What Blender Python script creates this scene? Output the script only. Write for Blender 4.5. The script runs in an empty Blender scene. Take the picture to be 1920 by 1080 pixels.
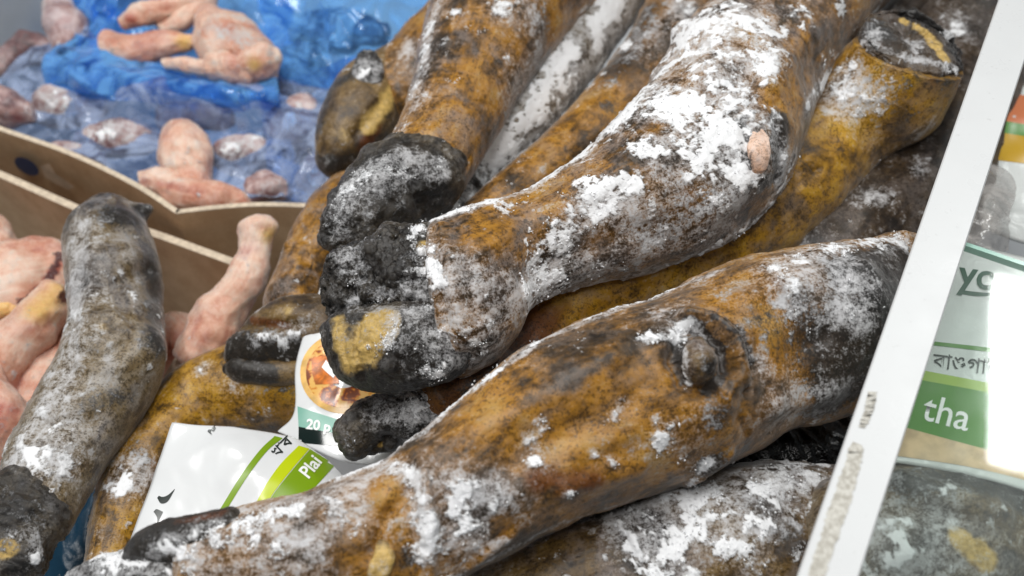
import bpy, bmesh, math, random
import numpy as np
from mathutils import Vector, Matrix
from mathutils.bvhtree import BVHTree

random.seed(7)
rng = np.random.default_rng(7)
SC = bpy.context.scene
COL = SC.collection

# ------------------------------------------------------------------ camera, light, exposure
PITCH = math.radians(50.0)              # looking down into the chest freezer
DIST = 0.72
HALF_FOV = math.radians(27.0)
CAM = np.array([0.0, -DIST * math.cos(PITCH), DIST * math.sin(PITCH)])
FPX = 960.0 / math.tan(HALF_FOV)
RIGHT = np.array([1.0, 0.0, 0.0])
UP = np.array([0.0, math.sin(PITCH), math.cos(PITCH)])
FWD = np.array([0.0, math.cos(PITCH), -math.sin(PITCH)])
cam_data = bpy.data.cameras.new("camera")
cam_data.sensor_width = 36.0
cam_data.lens = 18.0 / math.tan(HALF_FOV)
cam_data.clip_start = 0.01
cam_data.clip_end = 50.0
cam_data.dof.use_dof = True
cam_data.dof.focus_distance = 0.70
cam_data.dof.aperture_fstop = 4.8
cam = bpy.data.objects.new("camera", cam_data)
cam.location = CAM.tolist()
cam.rotation_euler = (math.pi / 2 - PITCH, 0, 0)
COL.objects.link(cam)
SC.camera = cam

world = bpy.data.worlds.new("World")
SC.world = world
world.use_nodes = True
wb = world.node_tree.nodes["Background"]
wb.inputs[0].default_value = (0.96, 0.98, 1.0, 1)
wb.inputs[1].default_value = 0.11

SC.view_settings.view_transform = 'Standard'
SC.view_settings.look = 'None'
SC.view_settings.exposure = 0.0
SC.view_settings.gamma = 1.0
SC.view_settings.use_curve_mapping = False
try:
    SC.cycles.use_denoising = True
    SC.cycles.max_bounces = 8
    SC.cycles.transparent_max_bounces = 16
    SC.cycles.caustics_reflective = False
    SC.cycles.caustics_refractive = False
except Exception:
    pass


def ray(px, py):
    d = RIGHT * ((px - 960.0) / FPX) - UP * ((py - 540.0) / FPX) + FWD
    return d


def at(px, py, z):
    """world point on the level z that is seen at pixel px, py of the 1920 x 1080 photograph"""
    d = ray(px, py)
    t = (z - CAM[2]) / d[2]
    return CAM + d * t


def mpp(p):
    return float(np.dot(np.asarray(p) - CAM, FWD)) / FPX


def project(P):
    Q = P - CAM
    dep = Q @ FWD
    return np.stack([960 + FPX * (Q @ RIGHT) / dep, 540 - FPX * (Q @ UP) / dep], 1), dep


GLASS_Z = 0.078
CEIL = 1.75


def mirror_hit(px, py):
    g = at(px, py, GLASS_Z)
    d = ray(px, py)
    d = np.array([d[0], d[1], -d[2]])
    return g + d * ((CEIL - GLASS_Z) / d[2])


def area_light(name, loc, sx, sy, rotz, power, color):
    ld = bpy.data.lights.new(name, 'AREA')
    ld.shape = 'RECTANGLE'
    ld.size, ld.size_y = sx, sy
    ld.energy = power
    ld.color = color
    o = bpy.data.objects.new(name, ld)
    o.location = loc
    o.rotation_euler = (0, 0, rotz)
    COL.objects.link(o)
    return o


# ceiling tube fixture whose mirror image stands in the glass lid
m0, m1 = mirror_hit(1896, 520), mirror_hit(1896, 872)
mw = mirror_hit(1930, 690) - mirror_hit(1862, 690)
mc = (m0 + m1) / 2
ang = math.atan2(m1[1] - m0[1], m1[0] - m0[0]) - math.pi / 2
area_light("ceiling_light", mc.tolist(), abs(mw[0]), float(np.linalg.norm(m1 - m0)), ang, 13.0, (0.97, 1.0, 0.98))
area_light("ceiling_light", (-0.75, 0.55, CEIL), 0.22, 1.3, 0.1, 25.0, (1.0, 0.99, 0.97))
area_light("ceiling_light", (-0.05, -0.25, CEIL), 0.22, 1.3, 0.1, 21.0, (1.0, 0.99, 0.97))

# ------------------------------------------------------------------ small numpy noise library
def _hash(ix, iy, iz, seed):
    h = (ix.astype(np.uint32) * np.uint32(374761393) + iy.astype(np.uint32) * np.uint32(668265263)
         + iz.astype(np.uint32) * np.uint32(2147483647) + np.uint32(seed * 974711 + 12345))
    h = (h ^ (h >> np.uint32(13))) * np.uint32(1274126177)
    h = h ^ (h >> np.uint32(16))
    h = h * np.uint32(2246822519)
    h = h ^ (h >> np.uint32(15))
    return h.astype(np.float64) / 4294967295.0


def vnoise(P, scale, seed=0):
    Q = P * scale + 1000.0
    I = np.floor(Q).astype(np.int64)
    F = Q - I
    F = F * F * F * (F * (F * 6 - 15) + 10)
    x, y, z = I[:, 0], I[:, 1], I[:, 2]
    fx, fy, fz = F[:, 0], F[:, 1], F[:, 2]
    out = np.zeros(len(P))
    with np.errstate(over='ignore'):
        for dx in (0, 1):
            wx = fx if dx else 1 - fx
            for dy in (0, 1):
                wy = fy if dy else 1 - fy
                for dz in (0, 1):
                    wz = fz if dz else 1 - fz
                    out += wx * wy * wz * _hash(x + dx, y + dy, z + dz, seed)
    return out * 2 - 1


_ROT = np.array([[0.36, 0.48, -0.8], [-0.8, 0.6, 0.0], [0.48, 0.64, 0.6]])


def fbm(P, scale, octaves=4, rough=0.5, seed=0):
    out = np.zeros(len(P)); a = 1.0; tot = 0.0; Q = P.copy()
    for o in range(octaves):
        out += a * vnoise(Q, scale, seed + o * 17)
        tot += a; a *= rough; scale *= 2.03; Q = Q @ _ROT.T
    return out / tot


def smooth(e0, e1, x):
    t = np.clip((x - e0) / (e1 - e0), 0, 1)
    return t * t * (3 - 2 * t)


# ------------------------------------------------------------------ material helpers
class NT:
    def __init__(self, name):
        self.m = bpy.data.materials.new(name)
        self.m.use_nodes = True
        self.t = self.m.node_tree
        self.bsdf = self.t.nodes["Principled BSDF"]
        self.out = self.t.nodes["Material Output"]
        self.coord = None

    def n(self, typ, **kw):
        nd = self.t.nodes.new(typ)
        for k, v in kw.items():
            if k.startswith("i_"):
                self.set(nd.inputs[k[2:].replace("_", " ")], v)
            else:
                setattr(nd, k, v)
        return nd

    def set(self, sock, v):
        if hasattr(v, "is_linked") or isinstance(v, bpy.types.NodeSocket):
            self.t.links.new(v, sock)
        elif isinstance(v, (tuple, list)) and len(v) == 3 and sock.type == 'RGBA':
            sock.default_value = (*v, 1)
        else:
            sock.default_value = v

    def obj(self):
        if self.coord is None:
            self.coord = self.n("ShaderNodeTexCoord").outputs["Object"]
        return self.coord

    def noise(self, scale, detail=4, rough=0.55, dist=0.0, vec=None, off=None):
        v = vec or self.obj()
        if off:
            a = self.n("ShaderNodeVectorMath", operation='ADD')
            self.set(a.inputs[0], v); a.inputs[1].default_value = off
            v = a.outputs[0]
        nd = self.n("ShaderNodeTexNoise")
        self.set(nd.inputs["Vector"], v)
        nd.inputs["Scale"].default_value = scale
        nd.inputs["Detail"].default_value = detail
        nd.inputs["Roughness"].default_value = rough
        nd.inputs["Distortion"].default_value = dist
        return nd.outputs["Fac"]

    def math(self, op, a, b=None, c=None, clamp=False):
        nd = self.n("ShaderNodeMath", operation=op)
        nd.use_clamp = clamp
        self.set(nd.inputs[0], a)
        if b is not None: self.set(nd.inputs[1], b)
        if c is not None: self.set(nd.inputs[2], c)
        return nd.outputs[0]

    def step(self, x, e0, e1, lo=0.0, hi=1.0):
        nd = self.n("ShaderNodeMapRange", interpolation_type='SMOOTHSTEP')
        self.set(nd.inputs["Value"], x)
        nd.inputs["From Min"].default_value = e0
        nd.inputs["From Max"].default_value = e1
        nd.inputs["To Min"].default_value = lo
        nd.inputs["To Max"].default_value = hi
        return nd.outputs["Result"]

    def mix(self, f, a, b, mode='MIX'):
        nd = self.n("ShaderNodeMix", data_type='RGBA', blend_type=mode)
        self.set(nd.inputs[0], f)
        self.set(nd.inputs[6], a)
        self.set(nd.inputs[7], b)
        return nd.outputs[2]

    def ramp(self, f, stops):
        nd = self.n("ShaderNodeValToRGB")
        e = nd.color_ramp.elements
        while len(e) < len(stops): e.new(0.5)
        for el, (p, c) in zip(e, stops):
            el.position = p
            el.color = (*c, 1)
        self.set(nd.inputs[0], f)
        return nd.outputs[0]

    def bump(self, h, dist, strength=1.0):
        nd = self.n("ShaderNodeBump")
        nd.inputs["Strength"].default_value = strength
        nd.inputs["Distance"].default_value = dist
        self.set(nd.inputs["Height"], h)
        self.t.links.new(nd.outputs[0], self.bsdf.inputs["Normal"])

    def p(self, **kw):
        for k, v in kw.items():
            self.set(self.bsdf.inputs[k.replace("_", " ")], v)


def S(r, g, b):
    """sRGB 0-255 to linear"""
    return tuple(((c / 255) / 12.92 if c <= 10 else (((c / 255) + 0.055) / 1.055) ** 2.4) for c in (r, g, b))


def skin_material(name, stops, film=0.35, film_col=S(140, 128, 122), frost_gain=1.0, rough=0.33, off=(0, 0, 0),
                  char_col=S(26, 25, 25), pale=S(214, 180, 104), red=S(98, 50, 10), pores=0.6, pale_dark=S(80, 58, 24), pale_edge=(0.3, 0.7), sss=0.0, spec=0.45,
                  sheen=0.25, bumpd=0.0011, grain=1.0):
    k = NT(name)
    att = k.n("ShaderNodeAttribute", attribute_name="paint")
    sep = k.n("ShaderNodeSeparateColor")
    k.t.links.new(att.outputs["Color"], sep.inputs[0])
    fr, ch, ye = sep.outputs[0], sep.outputs[1], sep.outputs[2]
    rd = att.outputs["Alpha"]
    cl = k.n("ShaderNodeAttribute", attribute_name="clump").outputs["Fac"]
    big = k.noise(17, 3, 0.5, 0.3, off=off)
    mid = k.noise(60, 7, 0.66, 0.4, off=off)
    fine = k.noise(230, 8, 0.8, off=off)
    grit = k.noise(620, 3, 0.6, off=off)
    filmn = k.noise(30, 8, 0.68, 0.8, off=(off[0] + 3, off[1], off[2]))
    tone = k.math('ADD', k.math('MULTIPLY', big, 0.5), k.math('ADD', k.math('MULTIPLY', mid, 0.38), k.math('MULTIPLY', fine, 0.12)))
    uv = k.n("ShaderNodeAttribute", attribute_name="along").outputs["Vector"]
    streak = k.noise(1.0, 6, 0.62, 0.5, vec=uv)
    tone = k.math('ADD', tone, k.math('MULTIPLY', k.math('SUBTRACT', streak, 0.5), 0.34))
    col = k.ramp(tone, stops)
    # grey film of thin rime
    ff = k.step(k.math('ADD', filmn, k.math('MULTIPLY', k.math('SUBTRACT', fine, 0.5), 0.35)), 0.44, 0.66, 0, film)
    col = k.mix(ff, col, film_col)
    # red-brown stains
    rf = k.step(k.math('ADD', rd, k.math('MULTIPLY', k.math('SUBTRACT', mid, 0.5), 1.2)), 0.25, 0.8)
    col = k.mix(k.math('MULTIPLY', rf, 0.85), col, red)
    # pores and soot specks
    po = k.step(k.math('ADD', fine, k.math('ADD', k.math('MULTIPLY', k.math('SUBTRACT', grit, 0.5), 0.9), k.math('MULTIPLY', k.math('SUBTRACT', mid, 0.5), 0.5))), 0.455, 0.39, 0, pores)
    col = k.mix(po, col, S(24, 17, 11))
    # pale yellow flesh / horn
    yf = k.step(k.math('ADD', ye, k.math('MULTIPLY', k.math('SUBTRACT', mid, 0.5), 1.0)), *pale_edge)
    palec = k.mix(k.step(fine, 0.35, 0.62), k.mix(0.55, pale, pale_dark), pale)
    col = k.mix(yf, col, palec)
    # char
    cf = k.step(k.math('ADD', ch, k.math('ADD', k.math('MULTIPLY', k.math('SUBTRACT', mid, 0.5), 1.3), k.math('ADD', k.math('MULTIPLY', k.math('SUBTRACT', streak, 0.5), 0.7), k.math('MULTIPLY', k.math('SUBTRACT', fine, 0.5), 1.7)))), 0.28, 0.66)
    charc = k.mix(k.step(grit, 0.5, 0.75, 0, 0.55), char_col, S(88, 84, 80))
    col = k.mix(k.math('MULTIPLY', cf, 0.95), col, charc)
    # rime haze
    hz = k.math('ADD', k.math('MINIMUM', k.math('MULTIPLY', fr, frost_gain), 0.58), k.math('ADD', k.math('ADD', k.math('MULTIPLY', k.math('SUBTRACT', mid, 0.5), 1.9), k.math('MULTIPLY', k.math('SUBTRACT', grit, 0.5), 1.0 * grain)), k.math('MULTIPLY', k.math('SUBTRACT', fine, 0.5), 2.4 * grain)))
    hz = k.math('ADD', hz, k.math('MULTIPLY', k.math('SUBTRACT', streak, 0.5), 0.9))
    hf = k.step(hz, 0.22, 0.95, 0, 0.85)
    col = k.mix(hf, col, S(206, 206, 208))
    # thick frost
    tf = k.step(k.math('ADD', cl, k.math('ADD', k.math('MULTIPLY', k.math('SUBTRACT', fine, 0.5), 1.1), k.math('ADD', k.math('MULTIPLY', k.math('SUBTRACT', streak, 0.5), 0.6), k.math('MULTIPLY', k.math('SUBTRACT', grit, 0.5), 0.5)))), 0.34, 0.92)
    col = k.mix(tf, col, S(240, 241, 243))
    any_f = k.math('MAXIMUM', hf, tf)
    rg = k.math('ADD', rough, k.math('MULTIPLY', any_f, 0.4))
    rg = k.math('ADD', rg, k.math('MULTIPLY', k.math('SUBTRACT', fine, 0.5), 0.35), clamp=True)
    k.p(Base_Color=col, Roughness=rg)
    k.bsdf.inputs["Specular IOR Level"].default_value = spec
    k.bsdf.inputs["Sheen Weight"].default_value = sheen
    k.bsdf.inputs["Sheen Roughness"].default_value = 0.4
    if sss:
        k.bsdf.inputs["Subsurface Weight"].default_value = sss
        k.bsdf.inputs["Subsurface Radius"].default_value = (0.006, 0.003, 0.002)
        k.bsdf.inputs["Subsurface Scale"].default_value = 1.0
    hgt = k.math('ADD', k.math('MULTIPLY', fine, 0.55), k.math('ADD', k.math('ADD', k.math('MULTIPLY', tf, 0.35), k.math('MULTIPLY', streak, 0.7)), k.math('ADD', k.math('MULTIPLY', mid, 0.5), k.math('MULTIPLY', k.math('MULTIPLY', grit, any_f), 0.5))))
    k.bump(hgt, bumpd, 0.8)
    return k.m


AMBER = [(0.33, S(26, 18, 11)), (0.42, S(66, 47, 20)), (0.485, S(122, 84, 26)), (0.55, S(166, 116, 32)), (0.64, S(180, 140, 72))]
GOLD = [(0.33, S(50, 34, 12)), (0.42, S(104, 74, 18)), (0.49, S(158, 114, 20)), (0.56, S(186, 140, 30)), (0.66, S(198, 162, 72))]
BROWN = [(0.33, S(24, 18, 13)), (0.42, S(56, 42, 25)), (0.50, S(98, 75, 38)), (0.58, S(128, 102, 56)), (0.66, S(148, 127, 98))]
GREY = [(0.33, S(36, 30, 25)), (0.42, S(76, 62, 46)), (0.50, S(114, 96, 66)), (0.58, S(136, 122, 100)), (0.66, S(164, 158, 150))]
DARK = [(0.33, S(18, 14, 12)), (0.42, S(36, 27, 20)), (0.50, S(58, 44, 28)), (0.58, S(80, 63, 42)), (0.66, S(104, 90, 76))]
HORN = [(0.34, S(13, 12, 11)), (0.45, S(28, 25, 21)), (0.53, S(54, 47, 37)), (0.61, S(92, 82, 66)), (0.70, S(136, 126, 112))]
PINK = [(0.32, S(176, 104, 86)), (0.42, S(206, 146, 122)), (0.50, S(224, 178, 154)), (0.58, S(234, 204, 184)), (0.68, S(242, 226, 214))]
MEAT = [(0.32, S(70, 46, 48)), (0.42, S(120, 86, 86)), (0.50, S(164, 132, 128)), (0.58, S(200, 178, 174)), (0.68, S(228, 218, 216))]

M_AMBER = skin_material("singed_hide", AMBER, film=0.55)
M_AMBER2 = skin_material("singed_hide_mottled", AMBER, film=0.36, film_col=S(128, 112, 100), off=(5, 2, 1))
M_GOLD = skin_material("golden_hide", GOLD, film=0.35, off=(2, 7, 3), rough=0.35)
M_BROWN = skin_material("brown_hide", BROWN, film=0.6, off=(1, 4, 8))
M_GREY = skin_material("rimed_hide", GREY, film=0.4, grain=0.8, off=(9, 4, 2), film_col=S(172, 170, 170))
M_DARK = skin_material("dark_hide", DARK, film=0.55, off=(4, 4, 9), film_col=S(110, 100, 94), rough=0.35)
M_HORN = skin_material("charred_horn", HORN, film=0.35, off=(3, 3, 3), film_col=S(120, 120, 122), pores=0.8, bumpd=0.002, sheen=0.07)
M_HORNB = skin_material("brown_horn", BROWN, film=0.15, off=(7, 3, 3), rough=0.4, pores=0.5)
M_PINK = skin_material("chicken_skin", PINK, film=0.2, film_col=S(240, 228, 224), pores=0.0, sss=0.2, rough=0.26, bumpd=0.0022, red=S(166, 62, 46), pale=S(232, 192, 110), pale_dark=S(226, 170, 110), pale_edge=(0.05, 1.1), char_col=S(84, 40, 40), off=(1, 1, 6))
M_MEAT = skin_material("frosted_meat", MEAT, film=0.4, film_col=S(214, 206, 210), pores=0.0, sss=0.15, rough=0.4, red=S(150, 62, 52), char_col=S(70, 44, 48), off=(8, 1, 6))

# ------------------------------------------------------------------ object helpers
def link_mesh(name, verts, faces, mat, parent=None, smooth_shade=True):
    me = bpy.data.meshes.new(name)
    me.from_pydata([tuple(v) for v in verts], [], [tuple(f) for f in faces])
    me.update()
    if smooth_shade:
        me.polygons.foreach_set("use_smooth", [True] * len(me.polygons))
    me.materials.append(mat)
    o = bpy.data.objects.new(name, me)
    COL.objects.link(o)
    if parent: o.parent = parent
    return o


def grid_mesh(name, V, F, mat, parent=None):
    """fast path for big quad meshes"""
    me = bpy.data.meshes.new(name)
    nq = len(F)
    me.vertices.add(len(V)); me.vertices.foreach_set("co", V.astype(np.float32).ravel())
    me.loops.add(nq * 4); me.loops.foreach_set("vertex_index", F.astype(np.int32).ravel())
    me.polygons.add(nq)
    me.polygons.foreach_set("loop_start", np.arange(0, nq * 4, 4, dtype=np.int32))
    me.polygons.foreach_set("loop_total", np.full(nq, 4, dtype=np.int32))
    me.update(calc_edges=True)
    me.validate()
    me.polygons.foreach_set("use_smooth", np.ones(len(me.polygons), dtype=bool))
    me.materials.append(mat)
    o = bpy.data.objects.new(name, me)
    COL.objects.link(o)
    if parent: o.parent = parent
    return o


def thing(name, label, cat, group=None):
    o = bpy.data.objects.new(name, None)
    o.empty_display_size = 0.02
    COL.objects.link(o)
    tag(o, label, cat, group)
    return o


def tag(o, label, cat, group=None):
    o["label"] = label; o["category"] = cat
    if group: o["group"] = group
    return o


def catmull(A, n):
    A = np.asarray(A, float)
    m = len(A)
    t = np.linspace(0, m - 1, n)
    i = np.clip(np.floor(t).astype(int), 0, m - 2)
    u = (t - i)[:, None]
    p0 = np.where((i > 0)[:, None], A[np.clip(i - 1, 0, m - 1)], 2 * A[i] - A[i + 1])
    p1 = A[i]; p2 = A[i + 1]
    p3 = np.where((i + 2 < m)[:, None], A[np.clip(i + 2, 0, m - 1)], 2 * A[i + 1] - A[i])
    return 0.5 * (2 * p1 + (p2 - p0) * u + (2 * p0 - 5 * p1 + 4 * p2 - p3) * u ** 2 + (3 * p1 - p0 - 3 * p2 + p3) * u ** 3)


def normals_grid(V, ns, nv):
    G = V.reshape(ns, nv, 3)
    du = np.gradient(G, axis=0)
    dv = np.roll(G, -1, 1) - np.roll(G, 1, 1)
    N = np.cross(du, dv)
    L = np.linalg.norm(N, axis=2, keepdims=True)
    N = N / np.maximum(L, 1e-12)
    C = G.mean(1, keepdims=True)
    sgn = np.sign((N * (G - C)).sum(2).mean())
    return (N * sgn).reshape(-1, 3)


def pixel_points(pts, r):
    out = []
    if len(pts) == 1: return [pts[0]]
    for a, b in zip(pts[:-1], pts[1:]):
        n = max(1, int(math.hypot(b[0] - a[0], b[1] - a[1]) / (r * 0.4)))
        for q in range(n):
            out.append((a[0] + (b[0] - a[0]) * q / n, a[1] + (b[1] - a[1]) * q / n))
    out.append(pts[-1])
    return out


def ridged_np(P, scale, octv, seed):
    return 1 - 2 * np.abs(fbm(P, scale, octv, 0.55, seed))


class Surf:
    """verts with lookup from photo pixels to places on the visible side of the surface"""
    def __init__(self, V, N):
        self.V, self.N = V, N
        view = V - CAM
        front = (N * view).sum(1) < 0
        idx = np.nonzero(front)[0]
        if len(idx) > 30000: idx = idx[:: len(idx) // 30000 + 1]
        self.idx = idx
        self.px, _ = project(V[idx])

    def find(self, x, y):
        d = (self.px[:, 0] - x) ** 2 + (self.px[:, 1] - y) ** 2
        return self.idx[int(np.argmin(d))]

    def mask(self, strokes, power=1.0):
        out = np.zeros(len(self.V))
        for pts, r, s in strokes:
            if isinstance(pts, tuple): pts = [pts]
            m = np.zeros(len(self.V))
            for (x, y) in pixel_points(pts, r):
                c = self.V[self.find(x, y)]
                rr = r * mpp(c)
                d2 = ((self.V - c) ** 2).sum(1) / (rr * rr)
                m = np.maximum(m, np.exp(-np.minimum(d2, 30) * 0.9))
            out += m * s
        return out


SURF = {}


def zon(parent, x, y, lift=0.0, name="hide"):
    """height of a leg's hide at a traced pixel"""
    s = SURF[name, parent.name]
    return float(s.V[s.find(x, y)][2]) + lift


def loft(name, secs, mat, parent=None, z=0.0, ns=160, nv=110, ratio=0.92, cap=(0.6, 0.6), square=0.0,
         lumps=(0.0022, 28, 0.0009, 95, 0.0003, 300), seed=0, sculpt=(), frost=(), char=(), pale=(), red=(), clump=(),
         bias=(0, 0, 0, 0), clump_h=0.0013, crystals=0, patch=0.0, crust=0.0):
    """tube through silhouette pairs (x1, y1, x2, y2[, z]) traced in the photograph, placed at their real heights"""
    C, A = [], []
    for s in secs:
        x1, y1, x2, y2 = s[:4]
        zz = s[4] if len(s) > 4 else z
        c = at((x1 + x2) / 2, (y1 + y2) / 2, zz)
        k = mpp(c)
        a = (RIGHT * (x2 - x1) / 2 - UP * (y2 - y1) / 2) * k
        C.append(c); A.append(a)
    C, A = np.array(C), np.array(A)
    Cs, As = catmull(C, ns), catmull(A, ns)
    T = np.gradient(Cs, axis=0)
    T /= np.linalg.norm(T, axis=1, keepdims=True)
    B = np.cross(T, As)
    la = np.linalg.norm(As, axis=1, keepdims=True)
    B = B / np.maximum(np.linalg.norm(B, axis=1, keepdims=True), 1e-9) * la * ratio
    # rounded ends
    rings_c, rings_a, rings_b = [], [], []
    ncap = 14
    for end in (0, 1):
        i = 0 if end == 0 else ns - 1
        dirn = -T[i] if end == 0 else T[i]
        L = la[i, 0] * cap[end]
        rc, ra, rb = [], [], []
        for q in range(1, ncap + 1):
            th = q / ncap * math.pi / 2
            sc = max(math.cos(th), 0.015)
            rc.append(Cs[i] + dirn * L * math.sin(th)); ra.append(As[i] * sc); rb.append(B[i] * sc)
        rings_c.append(rc); rings_a.append(ra); rings_b.append(rb)
    Cc = np.array(rings_c[0][::-1] + list(Cs) + rings_c[1])
    Aa = np.array(rings_a[0][::-1] + list(As) + rings_a[1])
    Bb = np.array(rings_b[0][::-1] + list(B) + rings_b[1])
    n = len(Cc)
    th = np.linspace(0, 2 * math.pi, nv, endpoint=False)
    ct, st = np.cos(th), np.sin(th)
    if square:
        e = 1.0 - square
        ct = np.sign(ct) * np.abs(ct) ** e; st = np.sign(st) * np.abs(st) ** e
    V = (Cc[:, None, :] + Aa[:, None, :] * ct[None, :, None] + Bb[:, None, :] * st[None, :, None]).reshape(-1, 3)
    N = normals_grid(V, n, nv)
    off = V + seed * 3.7
    l = lumps
    V = V + N * (l[0] * fbm(off, l[1], 2, 0.5, seed) + l[2] * fbm(off, l[3], 3, 0.5, seed + 5))[:, None]
    N = normals_grid(V, n, nv)
    sf = Surf(V, N)
    if sculpt:
        disp = sf.mask([(p, r, h) for p, r, h in sculpt])
        V = V + N * disp[:, None]
        N = normals_grid(V, n, nv)
        sf = Surf(V, N)
    fr = bias[0] + sf.mask(list(frost)) + 0.5 * sf.mask([(p, r * 1.6, min(s, 0.9)) for p, r, s in clump])
    chm = bias[1] + sf.mask(list(char))
    yel = bias[2] + sf.mask(list(pale))
    rdm = bias[3] + sf.mask(list(red))
    cl = sf.mask(list(clump))
    rag = fbm(off, 75, 6, 0.72, seed + 11)
    pat = fbm(off, 26, 3, 0.6, seed + 23)
    rag2 = fbm(off, 290, 3, 0.7, seed + 41)
    clv = np.where(cl > 0.02, np.minimum(cl, 0.95) * 0.92 + (rag * 1.2 + rag2 * 0.75) * smooth(0.0, 0.4, cl), 0)
    clv = clv + 0.75 * smooth(0.34, 0.62, rag * 0.95 + pat * 0.45 + 0.30 * np.clip(fr, -0.6, 1.2) + patch)       # loose crumbs and patches of frost
    thick = smooth(0.35, 0.75, clv)
    V = V + N * (thick * clump_h * (0.7 + 0.6 * fbm(off, 240, 3, 0.6, seed + 3)) + l[4] * fbm(off, l[5], 3, 0.6, seed + 9))[:, None]
    if crust:
        V = V + N * (crust * (ridged_np(off, 95, 3, seed + 31) * 0.6 + fbm(off, 300, 3, 0.7, seed + 37) * 0.55))[:, None]
    arc = np.concatenate([[0], np.cumsum(np.linalg.norm(np.diff(Cc, axis=0), axis=1))])
    rad = np.linalg.norm(Aa, axis=1).mean()
    ang2 = np.abs(((np.arange(nv) / nv + 0.25) % 1.0) - 0.5) * 2 * math.pi * rad
    along = np.stack([np.repeat(arc[:, None], nv, 1) * 34, np.repeat(ang2[None], n, 0) * 130, np.full((n, nv), seed * 2.3)], -1).reshape(-1, 3)
    q = np.arange(n * nv).reshape(n, nv)
    a, b = q[:-1], q[1:]
    F = np.stack([a, np.roll(a, -1, 1), np.roll(b, -1, 1), b], -1).reshape(-1, 4)
    o = grid_mesh(name, V, F, mat, parent)
    SURF[name, parent.name if parent else ''] = Surf(V, N)
    me = o.data
    at1 = me.attributes.new("paint", 'FLOAT_COLOR', 'POINT')
    at1.data.foreach_set("color", np.stack([fr, chm, yel, rdm], 1).astype(np.float32).ravel())
    at3 = me.attributes.new("along", 'FLOAT_VECTOR', 'POINT')
    at3.data.foreach_set("vector", along.astype(np.float32).ravel())
    at2 = me.attributes.new("clump", 'FLOAT', 'POINT')
    at2.data.foreach_set("value", clv.astype(np.float32))
    if crystals and parent is not None:
        w = np.clip(thick, 0, 1) * ((N * (V - CAM)).sum(1) < 0.02)
        w = w * smooth(0.0, 0.5, -((N * (V - CAM)).sum(1) / np.linalg.norm(V - CAM, axis=1)) - 0.15)
        if w.sum() > 0:
            ids = rng.choice(len(V), max(crystals // 3, 60), p=w / w.sum())
            frost_crystals(V[ids], N[ids], parent if parent.type == 'EMPTY' else parent)
    return o


def frost_crystals(P, N, parent):
    n = len(P)
    base = np.array([[1, 0, 0], [-0.5, 0.87, 0], [-0.5, -0.87, 0], [0, 0, 1], [0, 0, -1]], float)
    fc = np.array([[0, 1, 3], [1, 2, 3], [2, 0, 3], [1, 0, 4], [2, 1, 4], [0, 2, 4]])
    s = (0.00025 + 0.0006 * rng.random(n) ** 3)[:, None, None]
    R = rng.normal(size=(n, 3, 3)) * 0.45 + np.eye(3)
    pos = P + N * (0.0002 + 0.0004 * rng.random((n, 1))) + rng.normal(size=(n, 3)) * 0.0012
    V = (base[None] @ R) * s + pos[:, None, :]
    F = (fc[None] + (np.arange(n) * 5)[:, None, None]).reshape(-1, 3)
    me = bpy.data.meshes.new("frost")
    V = V.reshape(-1, 3)
    me.vertices.add(len(V)); me.vertices.foreach_set("co", V.astype(np.float32).ravel())
    me.loops.add(len(F) * 3); me.loops.foreach_set("vertex_index", F.astype(np.int32).ravel())
    me.polygons.add(len(F))
    me.polygons.foreach_set("loop_start", np.arange(0, len(F) * 3, 3, dtype=np.int32))
    me.polygons.foreach_set("loop_total", np.full(len(F), 3, dtype=np.int32))
    me.update(calc_edges=True)
    me.materials.append(M_FROST)
    o = bpy.data.objects.new("frost", me)
    o["kind"] = "stuff"
    COL.objects.link(o); o.parent = parent
    return o


def simple(name, col, rough=0.5, spec=0.5, bumpscale=None, bumpd=0.001, var=0.0, varscale=30, metal=0.0):
    k = NT(name)
    c = col
    if var:
        f = k.step(k.noise(varscale, 6, 0.6), 0.35, 0.65)
        c = k.mix(f, tuple(x * (1 - var) for x in col), tuple(min(1, x * (1 + var)) for x in col))
    k.p(Base_Color=c, Roughness=rough, Metallic=metal)
    k.bsdf.inputs["Specular IOR Level"].default_value = spec
    if bumpscale:
        k.bump(k.noise(bumpscale, 5, 0.6), bumpd, 0.7)
    return k.m


M_FROST = simple("frost_crystal", S(248, 249, 251), 0.6)

# ------------------------------------------------------------------ setting: the freezer
M_LINER = simple("freezer_liner", S(196, 200, 204), 0.4, var=0.06, varscale=8, bumpscale=60, bumpd=0.0005)


def box_mesh(name, lo, hi, mat, parent=None):
    (x0, y0, z0), (x1, y1, z1) = lo, hi
    v = [(x0, y0, z0), (x1, y0, z0), (x1, y1, z0), (x0, y1, z0), (x0, y0, z1), (x1, y0, z1), (x1, y1, z1), (x0, y1, z1)]
    f = [(0, 3, 2, 1), (4, 5, 6, 7), (0, 1, 5, 4), (1, 2, 6, 5), (2, 3, 7, 6), (3, 0, 4, 7)]
    return link_mesh(name, v, f, mat, parent, False)


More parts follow.
